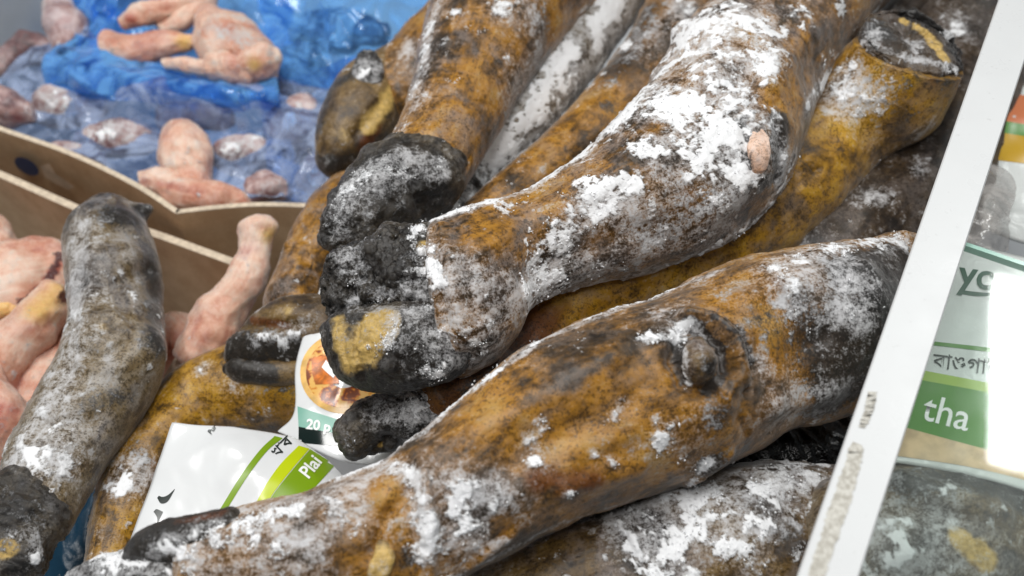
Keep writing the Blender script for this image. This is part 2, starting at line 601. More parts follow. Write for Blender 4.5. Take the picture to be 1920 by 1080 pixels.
def prism(name, pts, ztop, h, t, mat, parent=None, zb=None):
    """upright panel of thickness t following a polyline of world xy points"""
    P = np.array([p[:2] for p in pts], float)
    zt = np.full(len(P), ztop) if np.isscalar(ztop) else np.array(ztop)
    D = np.gradient(P, axis=0)
    Nn = np.stack([-D[:, 1], D[:, 0]], 1)
    Nn /= np.linalg.norm(Nn, axis=1, keepdims=True)
    V, F = [], []
    for p, n, z in zip(P, Nn, zt):
        V += [(p[0], p[1], z), (p[0] + n[0] * t, p[1] + n[1] * t, z), (p[0] + n[0] * t, p[1] + n[1] * t, z - h), (p[0], p[1], z - h)]
    for i in range(len(P) - 1):
        a, b = i * 4, i * 4 + 4
        for q in range(4):
            r = (q + 1) % 4
            F.append((a + q, b + q, b + r, a + r))
    F += [(3, 2, 1, 0), tuple(len(V) - 4 + i for i in range(4))]
    o = link_mesh(name, V, F, mat, parent, False)
    bm = bmesh.new(); bm.from_mesh(o.data); bmesh.ops.recalc_face_normals(bm, faces=bm.faces); bm.to_mesh(o.data); bm.free()
    return o


fl = box_mesh("floor", (-1.6, -0.9, -0.46), (1.3, 1.9, -0.44), M_LINER)
fl["kind"] = "structure"
wl = prism("wall_left", [at(-420, 480, -0.22), at(-30, 104, -0.22), at(125, -40, -0.22), at(420, -330, -0.22)], 0.25, 0.7, 0.03, M_LINER)
wl["kind"] = "structure"

# ------------------------------------------------------------------ patches: sheets through nets of traced points
def net_grid(net, nu, nv):
    """net[r][c] = (px, py, z): smooth sheet"""
    W = np.array([[at(*p) for p in row] for row in net])
    rows = np.array([catmull(W[r], nu) for r in range(len(W))])
    return np.stack([catmull(rows[:, c], nv) for c in range(nu)], 1)          # nv, nu, 3


def sheet(name, G, mat, parent=None, thick=0.0):
    nv, nu = G.shape[:2]
    V = G.reshape(-1, 3)
    q = np.arange(nv * nu).reshape(nv, nu)
    F = np.stack([q[:-1, :-1], q[1:, :-1], q[1:, 1:], q[:-1, 1:]], -1).reshape(-1, 4)
    o = grid_mesh(name, V, F, mat, parent)
    if thick:
        md = o.modifiers.new("thickness", 'SOLIDIFY'); md.thickness = thick; md.offset = -1
    return o


def sheet_normals(G):
    du = np.gradient(G, axis=1); dv = np.gradient(G, axis=0)
    N = np.cross(du, dv); N /= np.maximum(np.linalg.norm(N, axis=2, keepdims=True), 1e-9)
    s = np.sign(((CAM - G) * N).sum(2))[..., None]
    return N * np.where(s == 0, 1, s)


def ridged(P, scale, octv, seed):
    return 1 - 2 * np.abs(fbm(P, scale, octv, 0.55, seed))


def bvh_of(G):
    nv, nu = G.shape[:2]
    q = np.arange(nv * nu).reshape(nv, nu)
    F = np.stack([q[:-1, :-1], q[1:, :-1], q[1:, 1:], q[:-1, 1:]], -1).reshape(-1, 4)
    return BVHTree.FromPolygons([tuple(v) for v in G.reshape(-1, 3)], [tuple(int(i) for i in f) for f in F])


def drop(bvh, x, y, lift):
    d = Vector(ray(x, y)).normalized()
    h = bvh.ray_cast(Vector(CAM), d)
    if h[0] is None: return None
    n = h[1]
    if n.dot(d) > 0: n = -n
    return np.array(h[0] + n * lift)


def print_strip(name, bvh, la, lb, mat, parent, n=24, m=8, lift=0.0004):
    """printed area between two traced lines, laid on the pouch"""
    A, B = catmull(np.array(la, float), n), catmull(np.array(lb, float), n)
    V, idx, F = [], {}, []
    for i in range(n):
        for j in range(m):
            t = j / (m - 1)
            p = drop(bvh, *(A[i] * (1 - t) + B[i] * t), lift)
            if p is not None:
                idx[i, j] = len(V); V.append(p)
    for i in range(n - 1):
        for j in range(m - 1):
            k = [(i, j), (i + 1, j), (i + 1, j + 1), (i, j + 1)]
            if all(c in idx for c in k): F.append([idx[c] for c in k])
    return link_mesh(name, V, F, mat, parent)


def print_text(name, bvh, body, x, y, size, rot, mat, parent, bold=0.0, shear=0.0, lift=0.0007, sx=1.0, rot_y=None):
    cu = bpy.data.curves.new("t", 'FONT')
    cu.body = body; cu.size = 1.0; cu.offset = bold; cu.resolution_u = 3; cu.shear = shear
    ob = bpy.data.objects.new("t", cu); COL.objects.link(ob)
    bpy.context.view_layer.update()
    dg = bpy.context.evaluated_depsgraph_get()
    me = bpy.data.meshes.new_from_object(ob.evaluated_get(dg))
    bm = bmesh.new(); bm.from_mesh(me)
    bmesh.ops.triangulate(bm, faces=bm.faces)
    c, s = math.cos(math.radians(rot)), math.sin(math.radians(rot))
    ry = math.radians(rot if rot_y is None else rot_y)
    c2, s2 = math.cos(ry), math.sin(ry)
    bad = []
    for v in bm.verts:
        u, w = v.co.x * size * sx, v.co.y * size
        p = drop(bvh, x + u * c - w * s2, y - u * s - w * c2, lift)
        if p is None: bad.append(v)
        else: v.co = Vector(p)
    bmesh.ops.delete(bm, geom=bad, context='VERTS')
    bm.to_mesh(me); bm.free()
    me.name = name; me.materials.clear(); me.materials.append(mat)
    bpy.data.objects.remove(ob)
    o = bpy.data.objects.new(name, me); COL.objects.link(o); o.parent = parent
    return o


# ------------------------------------------------------------------ cattle legs
LG = "singed cattle legs piled in the freezer"
LUMP_HOOF = (0.0045, 60, 0.0026, 150, 0.0012, 420)

# A: the big leg across the middle
t = thing("cattle_leg", "large amber leg across the middle with heavy white frost and pink oval wound", "cattle leg", LG)
loft("hide", [(806, 420, 838, 700, 0.0), (826, 408, 868, 706, 0.0), (864, 394, 925, 668, 0.0), (920, 378, 985, 590, 0.0), (1000, 348, 1085, 541, 0.0),
              (1080, 290, 1200, 517, 0.0), (1150, 230, 1310, 480, 0.0), (1210, 168, 1415, 418, 0.0), (1243, 108, 1475, 322, 0.0),
              (1275, 58, 1512, 212, 0.0), (1345, 0, 1590, 92, 0.0), (1400, -70, 1660, 0, 0.0), (1470, -160, 1740, -90, -0.01)],
     M_AMBER, t, ns=430, nv=330, seed=1, cap=(0.12, 0.3), patch=0.10, square=0.08, lumps=(0.0045, 20, 0.0011, 90, 0.0003, 330),
     sculpt=[((1430, 300), 70, 0.008), ([(900, 470), (1010, 420), (1130, 350), (1220, 260)], 26, 0.004), ([(980, 520), (1100, 470), (1230, 420)], 26, -0.004), ([(930, 400), (1060, 330)], 20, -0.003), ([(1330, 400), (1390, 340)], 26, 0.004), ((1340, 130), 40, 0.004), ((1400, 150), 40, -0.004), ([(1440, 150), (1520, 60)], 26, 0.004), ([(870, 430), (880, 520), (900, 600)], 10, -0.002), ([(1400, 240), (1395, 290), (1405, 335)], 12, -0.004), ([(1452, 240), (1458, 290), (1445, 335)], 12, -0.004),
             ([(826, 424), (842, 500), (862, 600), (852, 690)], 13, 0.0035), ([(812, 430), (820, 510), (836, 600), (832, 690)], 8, -0.003),
             ((1275, 58), 20, 0.008), ([(1240, 110), (1330, 90)], 14, -0.003), ((900, 640), 40, 0.003), ([(1390, 210), (1420, 190), (1460, 200)], 8, -0.002),
             ([(918, 470), (926, 490), (916, 505)], 5, -0.0015), ([(1310, 480), (1380, 440), (1440, 380)], 9, 0.002)],
     clump=[([(1240, 140), (1320, 80), (1400, 50)], 46, 0.62), ((1310, 40), 60, 0.55), ((1450, 100), 42, 0.75), ((1500, 25), 34, 0.6),
            ([(1230, 185), (1310, 205), (1390, 185), (1440, 215)], 44, 0.62), ([(1290, 235), (1345, 262), (1385, 295)], 46, 0.95),
            ([(1205, 283), (1245, 278)], 16, 1.1), ([(1170, 355), (1090, 400), (1040, 460), (1000, 520)], 40, 0.75), ((1110, 380), 30, 0.6),
            ((1466, 296), 13, 1.2), ((1395, 345), 22, 0.5), ([(1480, 320), (1440, 395), (1380, 440), (1300, 482)], 7, 0.6),
            ([(815, 412), (900, 386), (1000, 350), (1060, 310)], 8, 0.5), ([(1090, 288), (1150, 235), (1205, 172), (1236, 122)], 22, 0.55),
            ([(1512, 205), (1560, 130), (1640, 20)], 8, 0.9), ([(800, 440), (812, 480), (835, 540)], 14, 0.6), ((1420, 130), 40, 0.6), ([(1330, 110), (1280, 170)], 40, 0.4), ((1360, 30), 50, 0.5), ([(1360, 330), (1300, 310)], 30, 0.4)],
     frost=[([(860, 500), (880, 600), (905, 660)], 62, 0.62), ([(1490, 290), (1440, 395), (1380, 442), (1290, 487), (1180, 520), (1040, 552)], 16, 0.8), ([(815, 408), (900, 384), (1000, 348), (1090, 286)], 18, 0.8), ([(1512, 205), (1560, 130), (1650, 10)], 14, 0.8), ([(960, 560), (1060, 520), (1160, 490)], 42, 0.5), ([(1200, 440), (1340, 420)], 50, 0.42),
            ([(1150, 230), (1080, 300)], 30, 0.4), ((1250, 340), 50, 0.25), ((1290, 120), 80, 0.4), ((1360, 230), 90, 0.35),
            ([(1455, 190), (1490, 150), (1530, 70)], 36, -0.9), ((950, 415), 55, -0.7), ((1060, 350), 42, -0.5), ((1165, 310), 40, -0.7), ((890, 440), 40, -0.6),
            ((1405, 70), 26, -0.5), ((1230, 240), 20, -0.6), ((1330, 175), 22, -0.5), ((1120, 460), 30, -0.3)],
     char=[([(1200, 445), (1310, 405), (1400, 370)], 48, 0.5), ((1464, 240), 34, 1.2), ([(1395, 245), (1394, 290), (1400, 335)], 14, 1.1), ([(1452, 260), (1456, 330), (1430, 345)], 14, 1.0), ([(1250, 330), (1320, 330)], 40, 0.35),
           ((810, 560), 45, 0.7), ((830, 650), 45, 0.6), ([(1040, 540), (1180, 505)], 24, 0.4), ([(1455, 235), (1462, 330)], 14, 0.7), ((1270, 150), 30, 0.3), ([(1385, 232), (1410, 205)], 7, 1.0)],
     red=[((1090, 420), 40, 0.35), ((1290, 360), 40, 0.4)], bias=(0.12, 0.02, 0, 0), crystals=9000)
loft("exposed_tissue", [(x1, y1, x2, y1 - 2, zon(t, (x1 + x2) / 2, y1, l)) for x1, y1, x2, l in ((1412, 248, 1432, -0.001), (1404, 266, 1444, 0.0015), (1403, 290, 1446, 0.0015), (1408, 314, 1440, 0.001), (1416, 328, 1430, -0.001))],
     skin_material("pink_tissue", [(0.36, S(110, 72, 42)), (0.44, S(176, 128, 90)), (0.50, S(214, 172, 142)), (0.57, S(228, 196, 176)), (0.66, S(238, 220, 208))], film=0.25, film_col=S(214, 190, 178), pores=0.35, off=(2, 2, 9)),
     t, ns=50, nv=40, seed=3, ratio=0.3, lumps=(0.0012, 120, 0.0008, 300, 0.0003, 600), char=[([(1408, 290), (1412, 318)], 7, 0.5)], red=[((1424, 300), 10, 0.3)], frost=[((1420, 255), 10, 0.4)])
h = loft("claw", [(850, 545, 850, 706, -0.002), (785, 556, 785, 730, -0.002), (720, 566, 715, 738, -0.004), (668, 572, 660, 722, -0.006), (634, 584, 628, 684, -0.006), (616, 606, 614, 650, -0.006)],
         M_HORN, t, ns=210, nv=190, seed=4, lumps=(0.0025, 45, 0.0016, 140, 0.0006, 400), ratio=1.0, crust=0.0005,
         sculpt=[([(672, 600), (664, 660), (680, 705)], 9, -0.003), ([(650, 596), (642, 650), (656, 700)], 6, -0.0015), ([(752, 590), (756, 640), (730, 690)], 10, 0.003), ((700, 625), 32, 0.002), ((825, 690), 22, 0.005)],
         pale=[((696, 620), 38, 1.2), ((722, 606), 26, 1.2), ([(630, 600), (634, 640), (654, 690)], 22, 0.6), ((690, 676), 30, 0.55), ((792, 560), 16, 0.4)], red=[((660, 650), 36, 0.3)],
         frost=[((775, 600), 50, 0.45), ((820, 640), 55, 0.6), ((830, 690), 34, 0.7), ((745, 610), 16, 0.8), ((780, 660), 30, 0.35), ((680, 710), 40, -0.4)],
         clump=[((838, 690), 14, 0.7), ((748, 606), 10, 0.7), ([(815, 600), (840, 640)], 12, 0.5)], char=[((740, 660), 30, 0.5), ((700, 715), 40, 0.5)], bias=(0.12, 0.15, 0, 0), crystals=1500, patch=0.08)
loft("claw", [(822, 420, 826, 640, 0.004), (765, 428, 768, 640, 0.004), (705, 442, 706, 630, 0.005), (662, 464, 660, 615, 0.003), (642, 488, 638, 600, 0.0), (630, 512, 628, 570, -0.002)],
     M_HORN, t, ns=230, nv=220, seed=5, lumps=(0.005, 60, 0.003, 150, 0.0014, 420), ratio=0.95, crust=0.003,
     sculpt=[((636, 492), 22, 0.008), ((730, 440), 26, 0.006), ((700, 520), 16, -0.006), ((655, 540), 16, -0.005), ((612, 552), 6, 0.004), ((616, 536), 6, 0.004), ((610, 566), 6, 0.004), ((760, 500), 30, 0.003), ((690, 470), 20, 0.004)],
     char=[((720, 510), 110, 0.6)], frost=[((650, 475), 26, 0.6), ([(640, 500), (700, 540), (760, 560)], 22, 0.35), ((790, 530), 40, 0.55), ((665, 560), 16, 0.7), ((700, 470), 30, 0.3), ((770, 580), 30, 0.5)],
     pale=[((795, 465), 18, 0.9), ((800, 500), 14, 0.5)],
     clump=[((664, 562), 11, 0.9), ([(700, 565), (712, 572), (706, 556)], 5, 0.9), ([(775, 440), (808, 420)], 12, 0.8), ([(798, 470), (812, 540)], 8, 0.6)], crystals=1200)

# B: the leg lying across the front
t = thing("cattle_leg", "amber leg lying across the front with a round knob and white frost specks", "cattle leg", LG)
loft("hide", [(372, 976, 360, 1190, -0.012), (440, 952, 470, 1195, -0.010), (540, 930, 610, 1185, -0.006), (640, 890, 745, 1150, 0.0), (730, 850, 865, 1085, 0.004), (820, 787, 965, 1030, 0.006),
              (910, 710, 1065, 977, 0.008), (1010, 640, 1175, 940, 0.008), (1120, 595, 1285, 910, 0.006), (1230, 553, 1372, 866, 0.004), (1340, 508, 1448, 816, 0.0),
              (1440, 472, 1530, 796, -0.004), (1530, 452, 1586, 764, -0.008), (1620, 452, 1630, 664, -0.010), (1698, 437, 1676, 545, -0.008)],
     M_AMBER2, t, ns=470, nv=330, seed=11, cap=(0.25, 0.1), patch=0.0, square=0.08, lumps=(0.0045, 20, 0.0011, 90, 0.0003, 330),
     sculpt=[([(800, 860), (950, 780), (1100, 690), (1220, 620)], 28, 0.004), ([(900, 900), (1050, 820), (1180, 760)], 34, -0.004), ([(1400, 560), (1500, 520), (1620, 500)], 24, 0.004), ([(1430, 680), (1540, 640)], 34, -0.005), ([(1440, 770), (1560, 730)], 24, 0.004), ([(1060, 920), (1200, 880)], 20, 0.003), ([(560, 1000), (700, 960)], 26, -0.004), ((1330, 690), 90, 0.006),([(1268, 640), (1262, 680), (1280, 720), (1320, 732)], 15, -0.008), ([(1275, 618), (1320, 622), (1350, 655), (1355, 700)], 12, -0.009),
             ([(1290, 598), (1345, 610), (1380, 655), (1384, 705), (1352, 745)], 17, 0.008), ([(1330, 585), (1385, 622), (1408, 680), (1396, 735)], 9, -0.006),
             ((1340, 800), 50, 0.004), ([(1366, 850), (1330, 880), (1290, 905)], 12, 0.004), ([(1380, 780), (1400, 810)], 10, -0.003),
             ([(1420, 640), (1440, 740)], 16, -0.002), ([(775, 905), (725, 970), (700, 1040)], 15, -0.007), ([(795, 900), (805, 980), (800, 1070)], 14, 0.009), ([(840, 890), (960, 920)], 40, 0.004),
             ((1695, 442), 16, 0.004), ([(1560, 462), (1600, 500), (1640, 540)], 10, -0.002), ([(868, 805), (878, 830), (862, 845)], 5, -0.0015), ([(960, 1000), (880, 1060)], 10, 0.003),
             ([(480, 950), (470, 1010)], 16, -0.002), ([(1100, 870), (1190, 830)], 18, -0.0015)],
     clump=[([(1450, 500), (1520, 470), (1600, 458), (1690, 446)], 24, 0.72), ((1480, 540), 26, 0.5), ([(1680, 446), (1700, 470)], 8, 0.7), ((1243, 830), 21, 1.15), ((1262, 800), 10, 0.8), ([(1010, 795), (995, 815)], 20, 0.85), ((1165, 752), 11, 1.1), ((1150, 775), 8, 1.0), ((1003, 866), 13, 1.0),
            ((1140, 790), 16, 0.7), ((1118, 858), 8, 1.1), ((1145, 865), 9, 0.9), ((1068, 930), 9, 1.0), ([(1200, 638), (1245, 632), (1300, 606)], 10, 0.95), ((1292, 722), 9, 1.0), ([(780, 895), (800, 950), (798, 1030)], 20, 0.85),
            ([(850, 915), (880, 945), (920, 930)], 26, 0.6), ((870, 1010), 36, 0.5), ([(640, 893), (700, 872), (760, 880)], 16, 0.65), ([(700, 866), (790, 812), (880, 737), (960, 676), (1010, 642)], 5, 0.85),
            ([(1100, 600), (1180, 570), (1240, 552)], 6, 0.9), ((480, 1005), 32, 0.6), ((350, 1020), 26, 0.6), ([(420, 985), (560, 960)], 18, 0.5), ((1230, 790), 10, 0.9), ([(1330, 860), (1300, 905)], 8, 0.8), ((1050, 700), 7, 0.9), ((980, 660), 8, 0.9), ((1530, 790), 20, 0.4)],
     frost=[([(700, 864), (790, 812), (880, 735), (960, 674), (1010, 640), (1120, 594), (1240, 550), (1350, 506)], 14, 0.7), ([(1440, 560), (1530, 560), (1620, 520)], 70, 0.35), ([(400, 1000), (480, 985), (650, 930)], 80, 0.8), ([(430, 1060), (600, 1040)], 60, 0.4), ((1480, 770), 55, 0.75), ((1610, 580), 45, 0.65), ((1420, 680), 30, 0.5), ([(1300, 840), (1330, 790)], 40, 0.4), ((880, 960), 90, 0.5), ((1560, 740), 50, 0.4), ((1540, 500), 60, 0.4),
            ((1250, 590), 40, 0.4), ((1110, 720), 100, -0.25), ((600, 960), 24, -0.6), ((720, 925), 34, -0.8), ((935, 990), 22, -1.0), ((640, 1040), 36, -0.5), ((1460, 640), 16, -0.7), ((1430, 590), 20, -0.6), ((960, 790), 80, -0.2), ((1210, 690), 40, -0.2), ([(880, 980), (950, 1020)], 14, 0.5), ([(900, 1060), (1040, 985), (1180, 940)], 7, 0.5)],
     char=[([(1440, 600), (1540, 660), (1600, 600)], 90, 0.36), ([(420, 1040), (620, 1000)], 70, 0.3), ([(1600, 500), (1685, 480), (1650, 590)], 54, 0.9), ([(1540, 760), (1600, 700)], 50, 0.6), ([(1290, 602), (1350, 655), (1355, 700), (1320, 735)], 12, 0.8), ([(1335, 590), (1388, 625), (1408, 680)], 7, 0.8), ((1345, 790), 48, 0.62), ((1300, 650), 46, 0.35), ((1330, 870), 34, 0.8), ((1560, 620), 60, 0.45), ((1590, 720), 60, 0.6), ([(1265, 640), (1280, 715)], 16, 0.6), ((880, 930), 46, 0.4), ((760, 1040), 34, 0.6), ((1500, 560), 30, 0.35)],  # singe marks, plus shade painted dark into the grooves round the knob
     red=[([(1005, 900), (1050, 905), (1110, 905)], 34, 0.75), ((1180, 850), 36, 0.45), ((1290, 640), 20, 0.3), ((1460, 530), 26, 0.5), ([(900, 1010), (1040, 975), (1150, 930)], 20, 0.35)],
     pale=[((1430, 600), 14, 0.3)], bias=(0.06, 0.04, 0, 0), crystals=8000)
loft("dewclaw", [(x1, y1, x2, y1 - 4, zon(t, (x1 + x2) / 2, y1, l)) for x1, y1, x2, l in ((1294, 640, 1320, 0.0), (1281, 658, 1334, 0.001), (1277, 680, 1343, 0.002), (1285, 702, 1339, 0.001), (1298, 718, 1324, 0.0))],
     M_BROWN, t, ns=70, nv=60, seed=13, ratio=0.7, lumps=(0.0012, 90, 0.0008, 260, 0.0003, 500), frost=[([(1282, 660), (1286, 710)], 9, 0.8), ((1312, 650), 10, 0.4)],
     clump=[([(1280, 690), (1290, 716)], 5, 0.9)], char=[((1335, 690), 16, 0.7)], bias=(0.1, 0.2, 0, 0))
loft("dewclaw", [(x1, y1, x2, y1 + 9, zon(t, (x1 + x2) / 2, y1, 0.0)) for x1, y1, x2 in ((708, 1018, 736), (700, 1036, 742), (690, 1058, 736), (680, 1090, 722))],
     M_BROWN, t, ns=60, nv=50, seed=14, ratio=0.4, crust=0.001, pale=[((712, 1048), 36, 0.75)], bias=(0.15, 0, 0.1, 0))
loft("claw", [(430, 952, 440, 1060, 0.012), (366, 964, 360, 1060, 0.012), (312, 972, 300, 1056, 0.010), (266, 992, 262, 1060, 0.006), (240, 1020, 242, 1062, 0.002), (230, 1040, 234, 1056, 0.0)],
     M_HORN, t, ns=90, nv=70, seed=15, char=[((290, 1000), 80, 0.5)], frost=[((330, 1020), 20, 0.6), ((290, 1040), 16, 0.6)], lumps=(0.0012, 60, 0.0006, 200, 0.0002, 500), clump=[([(300, 1030), (360, 1000), (420, 980)], 14, 0.5)], red=[([(330, 980), (420, 960)], 12, 0.6)])
loft("claw", [(330, 1020, 330, 1220, -0.018), (240, 1032, 240, 1200, -0.018), (185, 1044, 185, 1170, -0.020), (150, 1062, 150, 1140, -0.022)],
     M_HORN, t, ns=90, nv=80, seed=16, frost=[([(180, 1060), (300, 1060)], 60, 0.8)], clump=[([(180, 1056), (260, 1050)], 26, 0.7), ((320, 1060), 20, 0.5)], bias=(0.3, 0, 0, 0), crystals=800)

# C: golden leg under the big one, cut end upper right
t = thing("cattle_leg", "golden yellow leg half hidden under the big frosted one, its cut end showing", "cattle leg", LG)
loft("hide", [(770, 690, 850, 830, -0.055), (880, 630, 970, 750, -0.058), (1000, 520, 1090, 650, -0.06), (1130, 430, 1235, 590, -0.06), (1260, 350, 1390, 530, -0.06),
              (1385, 270, 1535, 440, -0.06), (1480, 190, 1645, 316, -0.05), (1550, 122, 1752, 240, -0.024), (1600, 80, 1804, 134, 0.012)],
     M_GOLD, t, ns=330, nv=220, seed=21, cap=(0.4, 0.02), lumps=(0.0022, 30, 0.0008, 100, 0.0002, 330),
     sculpt=[([(1490, 320), (1500, 345)], 7, -0.003), ([(1510, 300), (1530, 320)], 6, -0.003), ([(1290, 500), (1300, 520)], 4, -0.002), ([(1380, 455), (1390, 478)], 4, -0.002), ((1505, 310), 14, 0.003)],
     clump=[([(1600, 120), (1580, 160), (1590, 200), (1640, 190)], 26, 0.62), ((1670, 150), 18, 0.5)],
     frost=[((1600, 170), 60, 0.6), ((1660, 270), 30, 0.35), ([(1640, 316), (1745, 236)], 22, 0.7), ((1560, 200), 30, 0.4)],
     char=[([(1640, 100), (1720, 130), (1780, 150)], 34, 0.45), ((1640, 170), 50, 0.4), ([(960, 660), (860, 740)], 70, 0.5), ((1690, 220), 40, 0.4)],
     red=[([(860, 760), (980, 640)], 90, 0.85), ((1750, 150), 26, 0.4), ([(1040, 590), (1180, 540)], 40, 0.3)], bias=(-0.12, 0, 0, 0.05), crystals=1500, patch=-0.25)
loft("cut_end", [(1606, 78, 1799, 132, 0.008), (1612, 66, 1798, 122, 0.016), (1622, 54, 1795, 112, 0.022)],
     M_DARK, t, ns=60, nv=160, crust=0.003, seed=23, ratio=0.9, cap=(0.02, 0.12), lumps=(0.004, 50, 0.003, 130, 0.0016, 380), patch=0.12, red=[((1650, 80), 30, 0.4)],
     pale=[([(1690, 40), (1730, 58), (1757, 88), (1772, 114)], 10, 1.0)], char=[((1650, 60), 30, 0.6), ([(1700, 24), (1775, 60), (1792, 110)], 14, 0.8)], frost=[((1640, 70), 30, 0.5), ((1715, 85), 26, 0.6), ([(1620, 84), (1700, 110), (1790, 128)], 8, 0.9)], sculpt=[([(1690, 42), (1735, 62), (1770, 110)], 10, 0.003), ((1715, 90), 20, -0.006)],
     clump=[((1720, 92), 12, 0.5)], bias=(-0.05, 0.22, 0, 0))
loft("claw", [(860, 690, 865, 810, -0.055), (800, 706, 806, 832, -0.056), (740, 722, 748, 844, -0.058), (692, 744, 696, 850, -0.06), (660, 764, 660, 862, -0.062), (642, 790, 644, 832, -0.063)],
     M_HORN, t, ns=130, nv=110, seed=24, crust=0.0006, lumps=(0.003, 50, 0.002, 140, 0.0008, 400), sculpt=[([(712, 846), (722, 826), (735, 830)], 11, -0.006), ([(690, 760), (720, 775)], 8, -0.003)],
     frost=[([(740, 760), (800, 750)], 45, 0.6), ((700, 770), 30, 0.3)], clump=[((775, 752), 28, 0.85), ((810, 740), 16, 0.7)], pale=[((712, 832), 9, 0.9)], char=[((670, 830), 40, 0.3)], crystals=700)

# D: upper leg with black hoof
t = thing("cattle_leg", "amber leg at the top ending in a thick black frost-dusted hoof", "cattle leg", LG)
loft("hide", [(880, -150, 1230, -90, -0.03), (848, -80, 1165, -50, -0.03), (815, -10, 1104, 8, -0.03), (786, 80, 1026, 102, -0.03), (768, 160, 966, 188, -0.028), (752, 228, 925, 262, -0.026), (722, 280, 884, 330, -0.024), (690, 320, 860, 370, -0.024)],
     M_AMBER, t, ns=260, nv=200, seed=31, cap=(0.3, 0.3),
     clump=[((935, 20), 24, 0.8), ((855, 25), 14, 0.6), ([(776, 180), (790, 130), (800, 40)], 14, 0.5), ([(720, 285), (760, 235)], 10, 0.7), ((960, 110), 14, 0.5), ((838, 100), 8, 0.8)],
     frost=[([(1000, 20), (1010, 100), (960, 180)], 40, 0.5), ([(780, 200), (800, 80), (820, 10)], 26, 0.55), ([(740, 270), (850, 300)], 18, 0.4), ((880, 120), 50, -0.4), ((870, 220), 40, -0.4)],
     char=[([(1020, 30), (1000, 140)], 44, 0.5), ((830, 260), 30, 0.3), ([(900, 280), (960, 200)], 24, 0.4), ((920, 60), 60, 0.15)], red=[((860, 210), 40, 0.3), ((800, 110), 20, 0.4)],
     sculpt=[([(735, 282), (800, 250), (880, 300)], 8, -0.002), ([(790, 170), (850, 180), (920, 200)], 8, -0.0012)], crystals=2500)
loft("hoof", [(716, 285, 880, 330, -0.024), (665, 318, 860, 362, -0.022), (628, 358, 800, 404, -0.022), (607, 405, 716, 452, -0.024), (604, 440, 650, 474, -0.028)],
     M_HORN, t, ns=150, nv=130, seed=33, lumps=(0.005, 45, 0.0018, 130, 0.0007, 420), crust=0.0008, cap=(0.2, 0.5), char=[((740, 370), 110, 0.4)],
     frost=[([(640, 390), (680, 330), (760, 300)], 34, 0.6), ((820, 320), 30, 0.6), ((720, 340), 30, 0.5), ((640, 440), 30, 0.4)],
     clump=[([(625, 420), (640, 370), (690, 325)], 14, 0.65), ([(700, 320), (770, 330)], 16, 0.55), ((828, 312), 16, 0.7), ((690, 400), 10, 0.5)], sculpt=[((830, 330), 26, 0.004), ([(760, 300), (790, 390)], 10, -0.005)], crystals=1500)

# E: hoof behind D
t = thing("cattle_leg", "brown leg with smooth rounded hoof tucked behind the black-hoofed one", "cattle leg", LG)
loft("hide", [(880, -90, 1050, 60, -0.10), (790, 20, 950, 170, -0.10), (720, 90, 850, 230, -0.10), (690, 130, 790, 250, -0.10)], M_AMBER2, t, ns=110, nv=90, seed=41, frost=[((760, 100), 40, 0.4)], clump=[((770, 90), 16, 0.5)])
loft("hoof", [(720, 92, 830, 190, -0.10), (650, 128, 770, 232, -0.10), (610, 182, 724, 280, -0.10), (592, 240, 668, 314, -0.104), (592, 290, 630, 330, -0.108)],
     M_HORNB, t, ns=110, nv=100, seed=42, lumps=(0.0015, 40, 0.0005, 150, 0.0001, 400), cap=(0.2, 0.5), pale=[([(690, 236), (745, 165)], 18, 0.9), ((640, 250), 26, 0.45)], red=[([(680, 275), (705, 240)], 18, 0.8)],
     char=[([(595, 240), (620, 160), (680, 130)], 22, 0.7), ([(600, 310), (700, 300)], 26, 0.8)], sculpt=[([(670, 250), (720, 190)], 12, -0.004)])
loft("dewclaw", [(x1, y1, x2, y1, zon(t, (x1 + x2) / 2 + 8, y1 + 14, l, "hoof")) for x1, y1, x2, l in ((674, 106, 706, -0.004), (662, 126, 718, 0.0), (666, 150, 716, 0.0), (682, 168, 704, -0.003))], M_HORN, t, ns=50, nv=44, seed=43, ratio=0.5, crust=0.002,
     frost=[((690, 132), 30, 0.75)], clump=[((690, 136), 12, 0.6)], bias=(0.2, 0, 0, 0))

# F: two legs wedged between D and A
t = thing("cattle_leg", "slender white-rimed leg wedged beside the black-hoofed one", "cattle leg", LG)
loft("hide", [(1120, -120, 1290, -100, -0.085), (1070, -40, 1230, -26, -0.075), (1010, 40, 1156, 84, -0.075), (945, 130, 1074, 192, -0.075), (885, 220, 994, 274, -0.075), (835, 300, 920, 338, -0.08), (815, 335, 895, 375, -0.078)],
     M_GREY, t, ns=200, nv=120, seed=51, frost=[([(1150, 20), (1000, 210), (900, 330)], 50, 0.55)], clump=[([(1070, 100), (1000, 205), (920, 305)], 26, 0.7), ([(1150, 10), (1110, 60)], 26, 0.5)],
     char=[((1090, 110), 20, 0.2), ((960, 260), 14, 0.3)], bias=(0.38, 0, 0, 0), crystals=2500, patch=0.22)
loft("hoof", [(810, 335, 905, 380, -0.074), (785, 365, 880, 415, -0.072), (768, 395, 835, 445, -0.072), (765, 425, 795, 450, -0.074)], M_HORN, t, ns=90, nv=80, seed=52, lumps=LUMP_HOOF,
     frost=[((820, 390), 60, 0.8)], clump=[([(790, 410), (850, 380)], 22, 0.85), ((885, 365), 12, 0.7)], bias=(0.2, 0, 0, 0), crystals=900)
t = thing("cattle_leg", "dark brown leg lying directly above the big frosted one", "cattle leg", LG)
